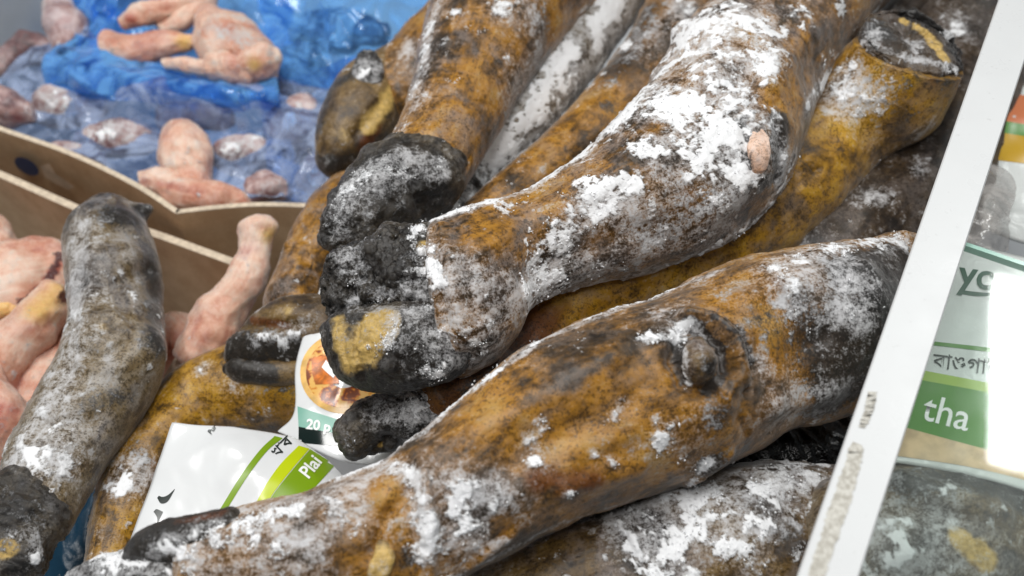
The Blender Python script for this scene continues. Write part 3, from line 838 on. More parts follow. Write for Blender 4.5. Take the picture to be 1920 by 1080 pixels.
loft("hide", [(1290, -130, 1460, -50, -0.065), (1240, -55, 1390, 20, -0.072), (1174, 70, 1300, 135, -0.072), (1092, 177, 1215, 245, -0.072), (1004, 268, 1110, 335, -0.07), (922, 336, 1000, 405, -0.066), (875, 375, 920, 440, -0.064)],
     M_AMBER2, t, ns=220, nv=150, seed=55, frost=[([(1260, 20), (1200, 80)], 60, 0.45), ((1130, 170), 30, 0.3), ([(1000, 245), (900, 335)], 10, 0.6)], clump=[((1290, 15), 20, 0.6), ((1170, 90), 14, 0.5), ((1110, 160), 10, 0.4)],
     char=[([(1220, 20), (1150, 130)], 46, 0.65), ([(1010, 250), (930, 320)], 26, 0.5), ((1140, 200), 30, 0.5)], red=[((1120, 160), 40, 0.5), ((960, 300), 40, 0.3)], crystals=1200)

# J: dark leg by the white rail, upper right
t = thing("cattle_leg", "dark brown shadowed leg running beneath the white rail at upper right", "cattle leg", LG)
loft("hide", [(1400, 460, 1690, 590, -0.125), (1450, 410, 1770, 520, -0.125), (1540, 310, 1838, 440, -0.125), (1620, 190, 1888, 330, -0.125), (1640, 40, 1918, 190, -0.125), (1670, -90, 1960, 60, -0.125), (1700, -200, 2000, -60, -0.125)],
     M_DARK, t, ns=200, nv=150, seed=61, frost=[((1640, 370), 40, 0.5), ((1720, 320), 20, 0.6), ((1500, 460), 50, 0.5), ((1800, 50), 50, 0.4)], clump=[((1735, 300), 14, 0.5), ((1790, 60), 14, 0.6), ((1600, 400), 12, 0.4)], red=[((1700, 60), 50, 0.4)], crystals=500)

# I: rimed leg at the bottom right
t = thing("cattle_leg", "grey heavily rimed leg below the front one at the bottom edge", "cattle leg", LG)
loft("hide", [(890, 1070, 960, 1230, -0.07), (1040, 985, 1110, 1240, -0.07), (1180, 938, 1250, 1230, -0.07), (1310, 890, 1380, 1210, -0.07), (1440, 866, 1510, 1190, -0.07), (1560, 872, 1610, 1150, -0.07), (1660, 910, 1690, 1100, -0.07)],
     M_BROWN, t, ns=330, nv=230, seed=71, clump=[([(1300, 960), (1340, 990)], 36, 0.6), ((1210, 1000), 26, 0.7), ((1250, 1020), 26, 0.6), ([(1180, 950), (1190, 1030)], 10, 0.6), ((1410, 990), 30, 0.6), ((1230, 1060), 44, 0.6), ((1390, 900), 30, 0.45), ((1150, 960), 24, 0.4), ((1440, 960), 26, 0.4)],
     frost=[([(1160, 960), (1300, 930), (1460, 890)], 60, 0.5), ((1400, 980), 80, 0.5), ((1250, 1050), 70, 0.4), ((1080, 1010), 50, -0.3), ((1290, 1030), 20, -0.5), ((1330, 1050), 24, -0.4), ((1530, 900), 40, 0.4)],
     char=[((1420, 940), 60, 0.5), ((1480, 1020), 50, 0.5), ([(1400, 870), (1540, 870)], 30, 0.5), ((1500, 900), 40, 0.35)], sculpt=[([(1185, 950), (1180, 990), (1195, 1030)], 7, 0.003), ([(1400, 890), (1520, 980)], 14, -0.003), ((1420, 920), 50, 0.004)],
     bias=(0.05, 0, 0, 0), crystals=5000, patch=0.16)
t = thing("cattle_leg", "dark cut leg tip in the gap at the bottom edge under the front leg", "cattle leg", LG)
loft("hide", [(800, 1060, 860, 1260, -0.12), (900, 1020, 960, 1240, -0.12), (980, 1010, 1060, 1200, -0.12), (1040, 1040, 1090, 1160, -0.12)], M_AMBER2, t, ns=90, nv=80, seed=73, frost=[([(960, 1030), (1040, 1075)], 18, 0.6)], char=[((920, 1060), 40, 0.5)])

# G: rimed leg on the left
t = thing("cattle_leg", "grey frosted leg leaning over the cardboard box on the left", "cattle leg", LG)
loft("hide", [(160, 400, 262, 398, -0.12), (122, 446, 286, 440, -0.12), (122, 520, 303, 520, -0.12), (128, 600, 306, 612, -0.12), (106, 680, 302, 694, -0.12), (58, 770, 246, 800, -0.12), (8, 860, 176, 905, -0.118), (-24, 930, 130, 990, -0.115)],
     M_GREY, t, ns=200, nv=150, seed=81, cap=(0.28, 0.3), frost=[([(150, 440), (150, 560), (130, 700), (60, 840)], 46, 0.5), ((90, 860), 60, 0.5)], clump=[((190, 630), 14, 0.4), ([(60, 850), (120, 800)], 24, 0.35)],
     char=[((230, 405), 50, 0.9), ((268, 398), 20, 1.2), ([(285, 480), (300, 640)], 34, 0.8), ([(160, 760), (240, 740)], 26, 0.5), ((180, 650), 20, 0.4)], pale=[((200, 610), 30, 0.45), ((190, 690), 20, 0.4)], red=[((240, 570), 24, 0.3), ((140, 880), 30, 0.3)],
     sculpt=[([(160, 600), (210, 590), (250, 640)], 10, 0.004), ([(150, 660), (200, 670), (240, 640)], 10, -0.004), ([(170, 690), (230, 690)], 12, 0.003), ((268, 396), 14, 0.012), ([(150, 520), (200, 540), (280, 500)], 16, -0.005), ((220, 480), 44, 0.008), ((280, 650), 44, 0.010), ((130, 690), 40, -0.006), ((290, 540), 34, -0.006), ([(180, 430), (170, 560), (150, 680)], 16, 0.004), ([(90, 800), (180, 790)], 20, -0.005)], bias=(0.1, 0.0, 0, 0.08), patch=0.08)
loft("hoof", [(-40, 920, 130, 985, -0.112), (-60, 970, 105, 1020, -0.11), (-80, 1030, 86, 1062, -0.11), (-80, 1085, 60, 1100, -0.112)], M_HORN, t, ns=90, nv=80, seed=82, lumps=LUMP_HOOF,
     char=[((20, 960), 60, 0.6), ((30, 1070), 30, 0.8)], pale=[((14, 1030), 20, 1.2)], frost=[((60, 1000), 26, 0.5), ((70, 1040), 16, 0.7)], clump=[((66, 1050), 10, 0.7), ((24, 1004), 10, 0.5)])

# H: leg with cloven hoof pointing down, and golden leg under it
t = thing("cattle_leg", "brown leg with dark cloven hoof hanging beside the white packets", "cattle leg", LG)
loft("hide", [(640, 330, 760, 420, -0.14), (606, 345, 720, 440, -0.135), (560, 400, 660, 510, -0.13), (522, 490, 620, 590, -0.13), (500, 540, 600, 640, -0.128)], M_AMBER, t, ns=130, nv=100, seed=91,
     sculpt=[((540, 460), 10, 0.004), ((575, 450), 10, -0.003), ((560, 500), 12, 0.004), ((590, 480), 10, 0.003)], char=[([(620, 360), (600, 420)], 40, 0.3)], frost=[((520, 550), 30, 0.3)])
loft("claw", [(612, 548, 600, 690, -0.12), (530, 556, 530, 694, -0.12), (468, 588, 466, 690, -0.12), (432, 630, 432, 680, -0.122)], M_HORNB, t, ns=90, nv=80, seed=92, char=[([(430, 650), (580, 660)], 40, 0.9)],
     frost=[([(480, 640), (570, 610)], 16, 0.6), ([(460, 560), (550, 548)], 10, 0.6)], clump=[([(490, 632), (560, 622)], 9, 0.7)], pale=[((540, 585), 14, 0.5)], red=[([(470, 600), (540, 610)], 12, 0.8)], sculpt=[([(450, 610), (580, 608)], 10, -0.005)])
loft("claw", [(600, 668, 590, 716, -0.13), (520, 676, 516, 724, -0.13), (450, 668, 450, 718, -0.13), (422, 680, 424, 706, -0.132)], M_HORNB, t, ns=70, nv=60, seed=93, char=[([(430, 690), (500, 700)], 26, 0.9)], red=[((520, 700), 26, 0.4)], bias=(0, 0.2, 0, 0))
t = thing("cattle_leg", "bent golden leg curving down behind the white packet at lower left", "cattle leg", LG)
loft("hide", [(540, 600, 660, 800, -0.17), (470, 628, 570, 812, -0.17), (400, 655, 480, 818, -0.17), (330, 692, 400, 830, -0.17), (262, 756, 350, 884, -0.168), (208, 830, 314, 944, -0.165), (176, 920, 284, 1006, -0.162), (162, 1000, 260, 1066, -0.16), (150, 1080, 250, 1130, -0.16)],
     M_GOLD, t, ns=200, nv=120, seed=95, frost=[((240, 880), 44, 0.7), ((440, 720), 30, 0.5), ((380, 690), 20, 0.5), ((200, 1000), 30, 0.35)], clump=[((235, 905), 24, 0.6), ((375, 690), 10, 0.5)],
     char=[((250, 840), 26, 0.4), ((530, 740), 40, 0.4), ([(330, 820), (520, 800)], 20, 0.4), ((270, 870), 20, 0.4)], red=[((300, 880), 34, 0.5), ((540, 770), 40, 0.4)])

# L: leg under the glass
t = thing("cattle_leg", "frosted grey leg under the glass lid at the lower right corner", "cattle leg", LG)
loft("hide", [(1560, 900, 1560, 1180, -0.045), (1650, 868, 1660, 1180, -0.04), (1730, 850, 1760, 1170, -0.04), (1820, 856, 1850, 1150, -0.04), (1900, 890, 1930, 1130, -0.04), (1980, 950, 2000, 1090, -0.04)],
     M_GREY, t, ns=130, nv=110, seed=97, char=[([(1700, 900), (1800, 890), (1900, 930)], 46, 0.8), ((1740, 1000), 40, 0.3)], frost=[((1700, 1020), 70, 0.6), ((1760, 960), 40, 0.3)], pale=[([(1800, 1010), (1850, 1050)], 24, 1.0)], red=[((1840, 1050), 22, 0.7)], clump=[((1720, 1000), 20, 0.6), ([(1660, 960), (1690, 1040)], 24, 0.6), ((1790, 980), 14, 0.5)], bias=(0.2, 0, 0, 0), patch=0.05, sculpt=[([(1690, 900), (1780, 930), (1880, 960)], 20, 0.006), ([(1700, 950), (1800, 975)], 16, -0.006), ((1700, 1030), 40, 0.006)])
# ------------------------------------------------------------------ packets of flat bread
def print_material(name, col, rough=0.28, var=0.0):
    return simple(name, col, rough, 0.5, var=var)


k = NT("white_film")
k.p(Base_Color=S(224, 226, 227), Roughness=0.2)
k.bsdf.inputs["Coat Weight"].default_value = 0.5
k.bump(k.noise(26, 2, 0.4, 0.8), 0.004, 0.5)
M_WHITE = k.m
M_GREEN = print_material("leaf_green_ink", S(122, 156, 20))
M_LIME = print_material("lime_ink", S(190, 206, 14))
M_INK = print_material("black_ink", S(36, 44, 40))
M_PWHITE = print_material("white_ink", S(244, 246, 244))
M_TEAL = print_material("teal_ink", S(122, 178, 160))
M_BLACKL = print_material("dark_label_ink", S(20, 34, 32), 0.12)
k = NT("flat_bread_print")
sw = k.n("ShaderNodeTexWave", wave_type='RINGS', rings_direction='SPHERICAL')
k.set(sw.inputs["Vector"], k.obj()); sw.inputs["Scale"].default_value = 16; sw.inputs["Distortion"].default_value = 9; sw.inputs["Detail"].default_value = 4
sw.inputs["Detail Scale"].default_value = 6
k.p(Base_Color=k.ramp(sw.outputs["Fac"], [(0.1, S(120, 56, 14)), (0.35, S(186, 98, 24)), (0.6, S(210, 136, 46)), (0.85, S(226, 176, 90))]), Roughness=0.2)
M_BREAD = k.m
M_SAUCE = simple("orange_red_print", S(204, 112, 30), 0.2, var=0.4, varscale=120)
M_RIMTAN = simple("pale_crust_print", S(226, 180, 100), 0.25, var=0.2, varscale=90)


def pouch(name, net, label, parent=None, nu=70, nv=70, seed=0, puff=0.007, amp=0.0022, mat=None, thick=0.004, scale=17):
    t = thing(name, label, "packet")
    G = net_grid(net, nu, nv)
    N = sheet_normals(G)
    u = np.linspace(0, 1, nu)[None, :]; v = np.linspace(0, 1, nv)[:, None]
    pil = (np.sin(np.pi * np.clip(u, 0, 1)) * np.sin(np.pi * v)) ** 0.6
    P = G.reshape(-1, 3)
    wr = (ridged(P, scale, 3, seed) * amp + fbm(P, 14, 2, 0.5, seed + 4) * amp * 2).reshape(nv, nu)
    G = G + N * (pil * puff + wr)[..., None]
    sheet("pouch", G, mat or M_WHITE, t, thick)
    return t, bvh_of(G)


t, bv = pouch("bread_packet", [[(325, 797, -0.088), (440, 805, -0.088), (545, 817, -0.09), (600, 850, -0.098), (650, 900, -0.105)],
                               [(300, 865, -0.088), (410, 875, -0.086), (520, 888, -0.086), (600, 910, -0.092), (650, 940, -0.098)],
                               [(270, 945, -0.088), (380, 952, -0.086), (490, 962, -0.086), (590, 970, -0.09), (650, 990, -0.095)],
                               [(235, 1040, -0.09), (350, 1040, -0.09), (470, 1040, -0.09), (580, 1040, -0.092), (640, 1040, -0.095)]],
              "white packet with green bands and lettering Plai, wedged behind the front leg", seed=3)
print_strip("printed_band", bv, [(515, 818), (486, 846), (450, 895), (410, 960)], [(530, 822), (500, 847), (462, 897), (424, 958)], M_GREEN, t)
print_strip("printed_band", bv, [(560, 836), (525, 872), (497, 912), (480, 944)], [(580, 842), (546, 882), (516, 920), (502, 944)], M_LIME, t)
print_strip("printed_band", bv, [(581, 843), (547, 883), (517, 921), (503, 944)], [(628, 872), (612, 890), (590, 915), (572, 940)], M_GREEN, t, m=16)
print_text("lettering", bv, "Plai", 578, 900, 36, 52, M_PWHITE, t, bold=0.022, sx=0.85)
print_text("lettering", bv, "খাবার", 519, 860, 27, 45, M_INK, t, bold=0.012)
print_text("lettering", bv, "Pur", 396, 816, 13, 52, M_INK, t, bold=0.01)
print_strip("logo", bv, [(295, 934), (302, 944), (315, 940), (328, 918)], [(298, 930), (306, 932), (316, 928), (328, 917)], M_INK, t, n=16, m=4)
print_strip("logo", bv, [(288, 960), (294, 955), (306, 960)], [(290, 962), (295, 972), (294, 985)], M_INK, t, n=10, m=4)

t, bv = pouch("bread_packet", [[(622, 470, -0.10), (700, 480, -0.10), (790, 500, -0.10)],
                               [(592, 570, -0.102), (680, 590, -0.102), (790, 610, -0.102)],
                               [(556, 680, -0.105), (660, 700, -0.105), (790, 710, -0.105)],
                               [(552, 770, -0.108), (650, 790, -0.108), (790, 800, -0.108)],
                               [(520, 808, -0.112), (640, 862, -0.11), (770, 880, -0.112)]],
              "white packet printed with golden flat bread and teal label, behind the black hoof", seed=8, puff=0.005)


def ell(cx, cy, rx, ry, rot, n=40, a0=0, a1=360):
    out = []
    for i in range(n):
        a = math.radians(a0 + (a1 - a0) * i / (n - 1)); r = math.radians(rot)
        x, y = rx * math.cos(a), ry * math.sin(a)
        out.append((cx + x * math.cos(r) - y * math.sin(r), cy + x * math.sin(r) + y * math.cos(r)))
    return out


print_strip("bread_picture", bv, ell(645, 700, 82, 76, 0), ell(645, 700, 70, 64, 0), M_RIMTAN, t, n=60, m=4)
print_strip("bread_picture", bv, ell(645, 700, 71, 65, 0), ell(645, 700, 30, 28, 0), M_BREAD, t, n=60, m=8, lift=0.0006)
print_strip("bread_picture", bv, [(584, 672), (586, 700), (592, 722)], [(628, 664), (634, 700), (636, 720)], M_SAUCE, t, n=16, m=6, lift=0.0009)
print_strip("bread_picture", bv, [(604, 690), (614, 700), (626, 710)], [(612, 676), (622, 688), (632, 700)], M_PWHITE, t, n=10, m=4, lift=0.0012)
print_strip("label", bv, [(558, 762), (600, 776), (650, 792)], [(560, 800), (602, 808), (650, 816)], M_TEAL, t, n=16, m=6)
print_strip("label", bv, [(560, 800), (602, 808), (650, 816)], [(560, 830), (602, 834), (650, 838)], M_BLACKL, t, n=16, m=6)
print_text("lettering", bv, "20 p", 574, 804, 26, -8, M_PWHITE, t, bold=0.03, lift=0.001)

k = NT("packet_film_grey")
k.p(Base_Color=S(214, 218, 216), Roughness=0.3)
k.bump(k.noise(60, 4, 0.5, 1.0), 0.002, 0.5)
M_PGREY = k.m
t, bv = pouch("bread_packet", [[(1800, 455, 0.015), (1870, 470, 0.015), (1990, 500, 0.015)],
                               [(1745, 600, 0.013), (1850, 620, 0.015), (1990, 660, 0.013)],
                               [(1690, 740, 0.012), (1830, 770, 0.014), (1990, 810, 0.012)],
                               [(1650, 860, 0.008), (1810, 890, 0.01), (1990, 940, 0.008)]],
              "white packet under the glass with green band lettered tha", seed=12, mat=M_PGREY, amp=0.0016)
M_GREEN2 = print_material("mid_green_ink", S(88, 140, 62))
M_GREEN3 = print_material("pale_lime_ink", S(160, 188, 90))
M_GREEN4 = print_material("dark_green_ink", S(60, 92, 76))
M_BEIGE = simple("bread_edge_print", S(206, 178, 138), 0.35, var=0.2, varscale=60)
print_strip("printed_band", bv, [(1742, 640), (1850, 652), (1960, 668)], [(1741, 647), (1850, 660), (1960, 676)], M_GREEN2, t, m=4)
print_strip("printed_band", bv, [(1725, 694), (1850, 718), (1960, 742)], [(1721, 712), (1850, 736), (1960, 762)], M_GREEN3, t, m=6)
print_strip("printed_band", bv, [(1721, 712), (1850, 736), (1960, 762)], [(1690, 800), (1830, 838), (1960, 872)], M_GREEN2, t, m=14)
print_strip("printed_band", bv, [(1690, 800), (1830, 838), (1960, 872)], [(1660, 852), (1820, 876), (1960, 910)], M_BEIGE, t, m=10)
print_text("lettering", bv, "tha", 1726, 786, 72, -15, M_PWHITE, t, bold=0.006)
print_text("lettering", bv, "বাঙগািলয়", 1748, 690, 40, -7, M_INK, t, bold=0.004)
print_text("logo", bv, "yo", 1796, 536, 72, -8, M_GREEN4, t, bold=0.02)
print_strip("logo", bv, [(1800, 544), (1830, 548), (1858, 550)], [(1801, 552), (1830, 556), (1858, 556)], M_GREEN4, t, m=4)

# ------------------------------------------------------------------ plastic bags
def film_material(name, col, alpha, rough=0.18, tint=None):
    k = NT(name)
    k.p(Base_Color=col, Roughness=rough)
    k.bsdf.inputs["Coat Weight"].default_value = 0.6
    k.bsdf.inputs["Coat Roughness"].default_value = 0.08
    k.bump(k.noise(22, 3, 0.45, 2.0), 0.004, 0.5)
    tr = k.n("ShaderNodeBsdfTransparent"); tr.inputs[0].default_value = (*(tint or col), 1)
    mx = k.n("ShaderNodeMixShader")
    f = k.step(k.noise(26, 5, 0.62, 1.5), 0.36, 0.66, max(alpha - 0.15, 0.05), min(alpha + 0.3, 1))
    k.set(mx.inputs[0], f)
    k.t.links.new(tr.outputs[0], mx.inputs[1]); k.t.links.new(k.bsdf.outputs[0], mx.inputs[2])
    k.t.links.new(mx.outputs[0], k.out.inputs[0])
    return k.m


M_BLUE = film_material("blue_film", S(128, 192, 246), 0.2, 0.12, S(196, 226, 252))
M_BLUE2 = film_material("pale_blue_film", S(200, 214, 240), 0.11, 0.12, S(226, 236, 250))
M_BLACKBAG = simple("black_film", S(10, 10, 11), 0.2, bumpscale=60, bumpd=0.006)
M_CLEAR = film_material("clear_film", S(216, 212, 208), 0.3, 0.12, S(235, 235, 235))
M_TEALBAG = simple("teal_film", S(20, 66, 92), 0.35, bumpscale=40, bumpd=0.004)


def bag(name, net, label, mat, seed, amp=0.008, scale=16, nu=120, nv=100):
    G = net_grid(net, nu, nv)
    N = sheet_normals(G)
    P = G.reshape(-1, 3)
    Pw = P + np.stack([fbm(P, 12, 2, 0.5, seed + 60 + q) for q in range(3)], 1) * 0.03
    Pw = Pw @ np.array([[0.75, 0.66, 0], [-0.55, 0.62, 0], [0, 0, 1.0]]) * np.array([0.5, 1.1, 0.8])
    w = (ridged(Pw, scale * 0.8, 2, seed) * amp * 1.3 + ridged(Pw, scale * 2.4, 2, seed + 9) * amp * 0.35 + fbm(P, 9, 2, 0.5, seed + 3) * amp * 0.8).reshape(nv, nu)
    G = G + N * w[..., None]
    o = sheet(name, G, mat, None, 0.0006)
    return tag(o, label, "plastic bag")


bag("plastic_bag", [[(150, 40, -0.19), (180, 80, -0.19), (300, 150, -0.185), (420, 165, -0.185), (520, 170, -0.185)],
                    [(60, 110, -0.20), (140, 150, -0.185), (300, 178, -0.165), (420, 186, -0.165), (520, 190, -0.17)],
                    [(-40, 190, -0.21), (110, 220, -0.21), (260, 250, -0.21), (420, 260, -0.21), (540, 250, -0.20)],
                    [(-60, 215, -0.21), (110, 262, -0.21), (260, 318, -0.21), (420, 335, -0.21), (570, 330, -0.20)],
                    [(-60, 236, -0.20), (110, 288, -0.20), (260, 360, -0.20), (420, 384, -0.2), (580, 380, -0.2)]],
    "crumpled pale blue bag covering meat at the front of the box", M_BLUE2, 5, 0.010)
bag("plastic_bag", [[(130, 60, -0.175), (200, 90, -0.17), (330, 135, -0.165), (430, 155, -0.165), (520, 160, -0.165)],
                    [(90, 130, -0.18), (190, 140, -0.165), (330, 165, -0.155), (430, 178, -0.155), (525, 182, -0.158)],
                    [(100, 190, -0.20), (200, 185, -0.185), (330, 190, -0.175), (430, 194, -0.175), (525, 192, -0.175)]],
    "bright blue bag edge folded in a band below the chicken", M_BLUE, 9, 0.008, nv=60)
bag("plastic_bag", [[(470, -90, -0.20), (600, -80, -0.18), (720, -70, -0.17), (900, -60, -0.16)],
                    [(490, 10, -0.19), (590, 20, -0.17), (700, 30, -0.15), (860, 30, -0.15)],
                    [(510, 90, -0.185), (590, 100, -0.165), (680, 110, -0.16), (800, 120, -0.16)],
                    [(505, 150, -0.205), (570, 160, -0.195), (650, 165, -0.19), (760, 170, -0.19)]],
    "vivid blue bag bunched up above the brown hoof", M_BLUE, 14, 0.013)
bag("plastic_bag", [[(500, 110, -0.195), (590, 118, -0.185), (680, 125, -0.18), (800, 130, -0.18)],
                    [(500, 200, -0.19), (570, 210, -0.175), (650, 220, -0.17), (760, 230, -0.17)],
                    [(510, 310, -0.20), (570, 320, -0.19), (640, 330, -0.185), (720, 330, -0.185)],
                    [(540, 400, -0.21), (590, 400, -0.2), (640, 400, -0.2), (700, 390, -0.2)]],
    "pale lavender-blue bag hanging down left of the brown hoof", M_BLUE2, 15, 0.012)
bag("plastic_bag", [[(120, -60, -0.17), (180, -60, -0.165), (240, -50, -0.165)], [(140, 10, -0.18), (185, 15, -0.165), (220, 15, -0.17)], [(150, 60, -0.19), (185, 70, -0.18), (215, 60, -0.18)], [(170, 110, -0.2), (190, 115, -0.19), (210, 110, -0.19)]],
    "narrow blue bag tail between chicken pieces at top left", M_BLUE, 19, 0.008, nu=60, nv=60)
bag("plastic_bag", [[(90, -140, -0.22), (280, -140, -0.22), (420, -130, -0.22), (580, -120, -0.22)], [(110, -40, -0.215), (280, -30, -0.21), (420, -30, -0.21), (560, -20, -0.21)], [(120, 60, -0.215), (280, 60, -0.21), (420, 60, -0.21), (550, 70, -0.21)], [(130, 170, -0.225), (280, 180, -0.225), (420, 180, -0.225), (550, 190, -0.225)]],
    "blue film spread beneath the chicken cluster at the top", M_BLUE, 17, 0.010)
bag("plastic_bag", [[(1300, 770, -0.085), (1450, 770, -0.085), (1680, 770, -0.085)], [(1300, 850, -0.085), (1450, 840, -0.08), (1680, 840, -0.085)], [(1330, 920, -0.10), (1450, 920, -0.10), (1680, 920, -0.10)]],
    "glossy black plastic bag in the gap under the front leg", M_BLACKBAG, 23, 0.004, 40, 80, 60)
bag("plastic_bag", [[(1826, 300, -0.06), (1880, 330, -0.06), (1900, 360, -0.06)], [(1810, 400, -0.05), (1850, 410, -0.045), (1890, 420, -0.05)], [(1790, 470, -0.06), (1850, 480, -0.055), (1890, 470, -0.06)]],
    "clear crumpled plastic film right of the white rail", M_CLEAR, 27, 0.005, 36, 60, 60)
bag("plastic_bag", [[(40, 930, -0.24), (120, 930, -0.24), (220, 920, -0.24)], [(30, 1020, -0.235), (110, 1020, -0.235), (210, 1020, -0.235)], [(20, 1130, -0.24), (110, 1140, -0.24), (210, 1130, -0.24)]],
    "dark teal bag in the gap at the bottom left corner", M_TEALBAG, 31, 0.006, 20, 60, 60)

# packets under the far end of the rail
t, bv = pouch("bread_packet", [[(1860, 130, -0.08), (1930, 150, -0.08), (2010, 170, -0.08)], [(1850, 260, -0.08), (1930, 280, -0.08), (2010, 300, -0.08)], [(1840, 430, -0.09), (1930, 460, -0.09), (2010, 480, -0.09)]],
              "pale packet with orange and yellow print peeking out right of the rail", seed=40, mat=M_PGREY)
print_strip("printed_band", bv, [(1870, 172), (1960, 185)], [(1870, 225), (1960, 240)], simple("coral_ink", S(206, 124, 84), 0.3), t, n=8)
print_strip("printed_band", bv, [(1870, 225), (1960, 240)], [(1870, 248), (1960, 262)], M_GREEN2, t, n=8)
print_strip("printed_band", bv, [(1870, 248), (1960, 262)], [(1866, 300), (1960, 312)], simple("mustard_ink", S(196, 156, 40), 0.3), t, n=8)

# ------------------------------------------------------------------ chicken
CG = "frozen chicken pieces in the cardboard boxes"


def chicken(label, secs, seed, mat=None, z=-0.2, **kw):
    return tag(loft("chicken_piece", secs, mat or M_PINK, None, z=z, ns=70, nv=60, seed=seed, lumps=(0.006, 30, 0.002, 90, 0.0003, 300), **kw), label, "chicken", CG)


chicken("pink drumstick standing upright against the box wall", [(452, 428, 520, 430, -0.14), (444, 470, 508, 486, -0.15), (422, 520, 494, 543, -0.16), (378, 558, 468, 592, -0.17), (344, 606, 440, 642, -0.18), (330, 658, 400, 682, -0.19)], 101,
        pale=[((505, 440), 20, 0.9)], red=[((465, 470), 30, 0.5)], char=[((480, 560), 22, 0.3)])
chicken("pale thigh with torn dark seam at the left edge", [(-60, 470, -40, 720, -0.22), (0, 450, 40, 690, -0.21), (70, 446, 120, 640, -0.21), (110, 460, 150, 560, -0.21)], 102,
        red=[([(110, 500), (60, 560)], 12, 0.9)], char=[([(112, 480), (90, 530), (40, 570)], 9, 0.9)])
chicken("drumstick with yellow knuckle end beside the grey frosted leg", [(70, 530, 134, 570, -0.17), (40, 566, 116, 616, -0.175), (0, 600, 84, 668, -0.18), (-50, 640, 40, 740, -0.19), (-90, 690, 0, 800, -0.2)], 103, pale=[([(110, 545), (70, 580)], 30, 0.9)], char=[((118, 556), 16, 0.9)])
chicken("yellow bone tip on the chicken at the left edge", [(-40, 560, -30, 620, -0.175), (10, 560, 16, 600, -0.175), (38, 574, 40, 594, -0.178)], 104, pale=[((10, 580), 40, 0.9)])
chicken("pink thigh below the yellow knuckle near the left edge", [(150, 560, 210, 640, -0.23), (60, 640, 140, 760, -0.22), (20, 720, 110, 850, -0.22), (-20, 800, 60, 920, -0.22)], 105, red=[((80, 650), 20, 0.3)])
chicken("reddish raw thigh at the left edge above the bottom hoof", [(-60, 690, 20, 720, -0.18), (-60, 740, 56, 770, -0.18), (-60, 790, 50, 820, -0.18), (-60, 850, 10, 870, -0.19)], 106, red=[((10, 770), 80, 0.55)])
chicken("orange-pink lump in the dark corner at the left edge", [(-50, 400, -40, 500, -0.22), (0, 400, 10, 490, -0.22), (30, 450, 34, 480, -0.23)], 107, red=[((0, 440), 60, 0.3)])
chicken("pink knob of meat between the grey leg and drumstick", [(290, 600, 330, 720, -0.24), (340, 590, 380, 720, -0.24), (400, 640, 420, 720, -0.24)], 108, red=[((330, 650), 60, 0.6)])
# in the blue bags
chicken("frost-white chicken joint on top of the cluster", [(384, 40, 402, 66, -0.145), (420, 18, 440, 70, -0.142), (460, 36, 470, 92, -0.142), (490, 66, 500, 104, -0.145)], 141, frost=[((440, 50), 40, 0.6)], clump=[((430, 45), 14, 0.6), ((470, 70), 10, 0.6)])
chicken("round yellowish knuckle at the right of the cluster", [(452, 104, 462, 146, -0.145), (484, 84, 490, 150, -0.142), (512, 92, 516, 138, -0.145)], 142, pale=[((478, 120), 16, 0.9)], frost=[((505, 95), 16, 0.6)])
chicken("orange-tinted thigh lobe under the frost-white joint", [(396, 96, 404, 150, -0.148), (430, 90, 436, 156, -0.145), (462, 112, 464, 156, -0.148)], 143, red=[((440, 120), 30, 0.5)])
chicken("upright pale chicken thigh on the blue bag near the cardboard edge", [(312, 250, 372, 240, -0.185), (298, 285, 396, 285, -0.185), (306, 330, 398, 335, -0.19), (330, 370, 400, 375, -0.19)], 111)
chicken("chicken drumstick lying along the cardboard edge", [(262, 318, 284, 370, -0.185), (300, 318, 306, 376, -0.185), (350, 336, 352, 396, -0.185), (410, 338, 416, 402, -0.185), (452, 354, 462, 398, -0.188)], 112, red=[([(268, 340), (340, 352)], 16, 0.6)])
chicken("big pale chicken cluster at the top with frosty knuckles", [(372, 40, 420, 24, -0.16), (366, 80, 460, 50, -0.155), (384, 130, 510, 84, -0.155), (430, 160, 516, 120, -0.16)], 113, frost=[([(400, 50), (480, 80), (510, 100)], 26, 0.6)], pale=[((485, 115), 18, 0.7)], red=[((440, 110), 26, 0.5)])
chicken("small pale wing tip below the chicken cluster", [(305, 108, 312, 134, -0.155), (345, 108, 345, 140, -0.155), (385, 114, 388, 150, -0.157)], 114)
chicken("brown chicken drumstick with yellow knuckle in the opened blue bag", [(200, 60, 220, 120, -0.17), (240, 70, 250, 124, -0.165), (290, 60, 296, 108, -0.16), (330, 58, 334, 100, -0.158), (356, 62, 358, 98, -0.158)], 115, red=[((260, 95), 50, 0.5)], pale=[((345, 80), 18, 1.0)], char=[((225, 70), 26, 0.4)])
chicken("reddish drumstick knob at the top edge of the box", [(224, 30, 236, 54, -0.155), (256, 8, 272, 50, -0.15), (300, 0, 310, 40, -0.15), (360, -20, 366, 20, -0.15), (420, -60, 430, -10, -0.15)], 116, red=[((245, 35), 20, 0.7)], char=[([(280, 50), (330, 30)], 12, 0.5)])
chicken("pale chicken skin at the top edge beside the drumstick knob", [(290, 40, 310, 60, -0.165), (330, 10, 352, 50, -0.16), (380, -30, 400, 30, -0.16)], 117)
chicken("brownish chicken piece against the grey freezer wall", [(80, 20, 150, 10, -0.18), (86, 50, 162, 45, -0.18), (98, 84, 152, 90, -0.185), (110, 108, 140, 112, -0.19)], 118, M_MEAT, red=[((120, 40), 30, 0.4)])
chicken("greyish chicken in shadow at the top left corner", [(0, 90, 10, 140, -0.2), (40, 60, 60, 120, -0.2), (90, 70, 110, 120, -0.2)], 119, M_MEAT, char=[((40, 90), 60, 0.5)])
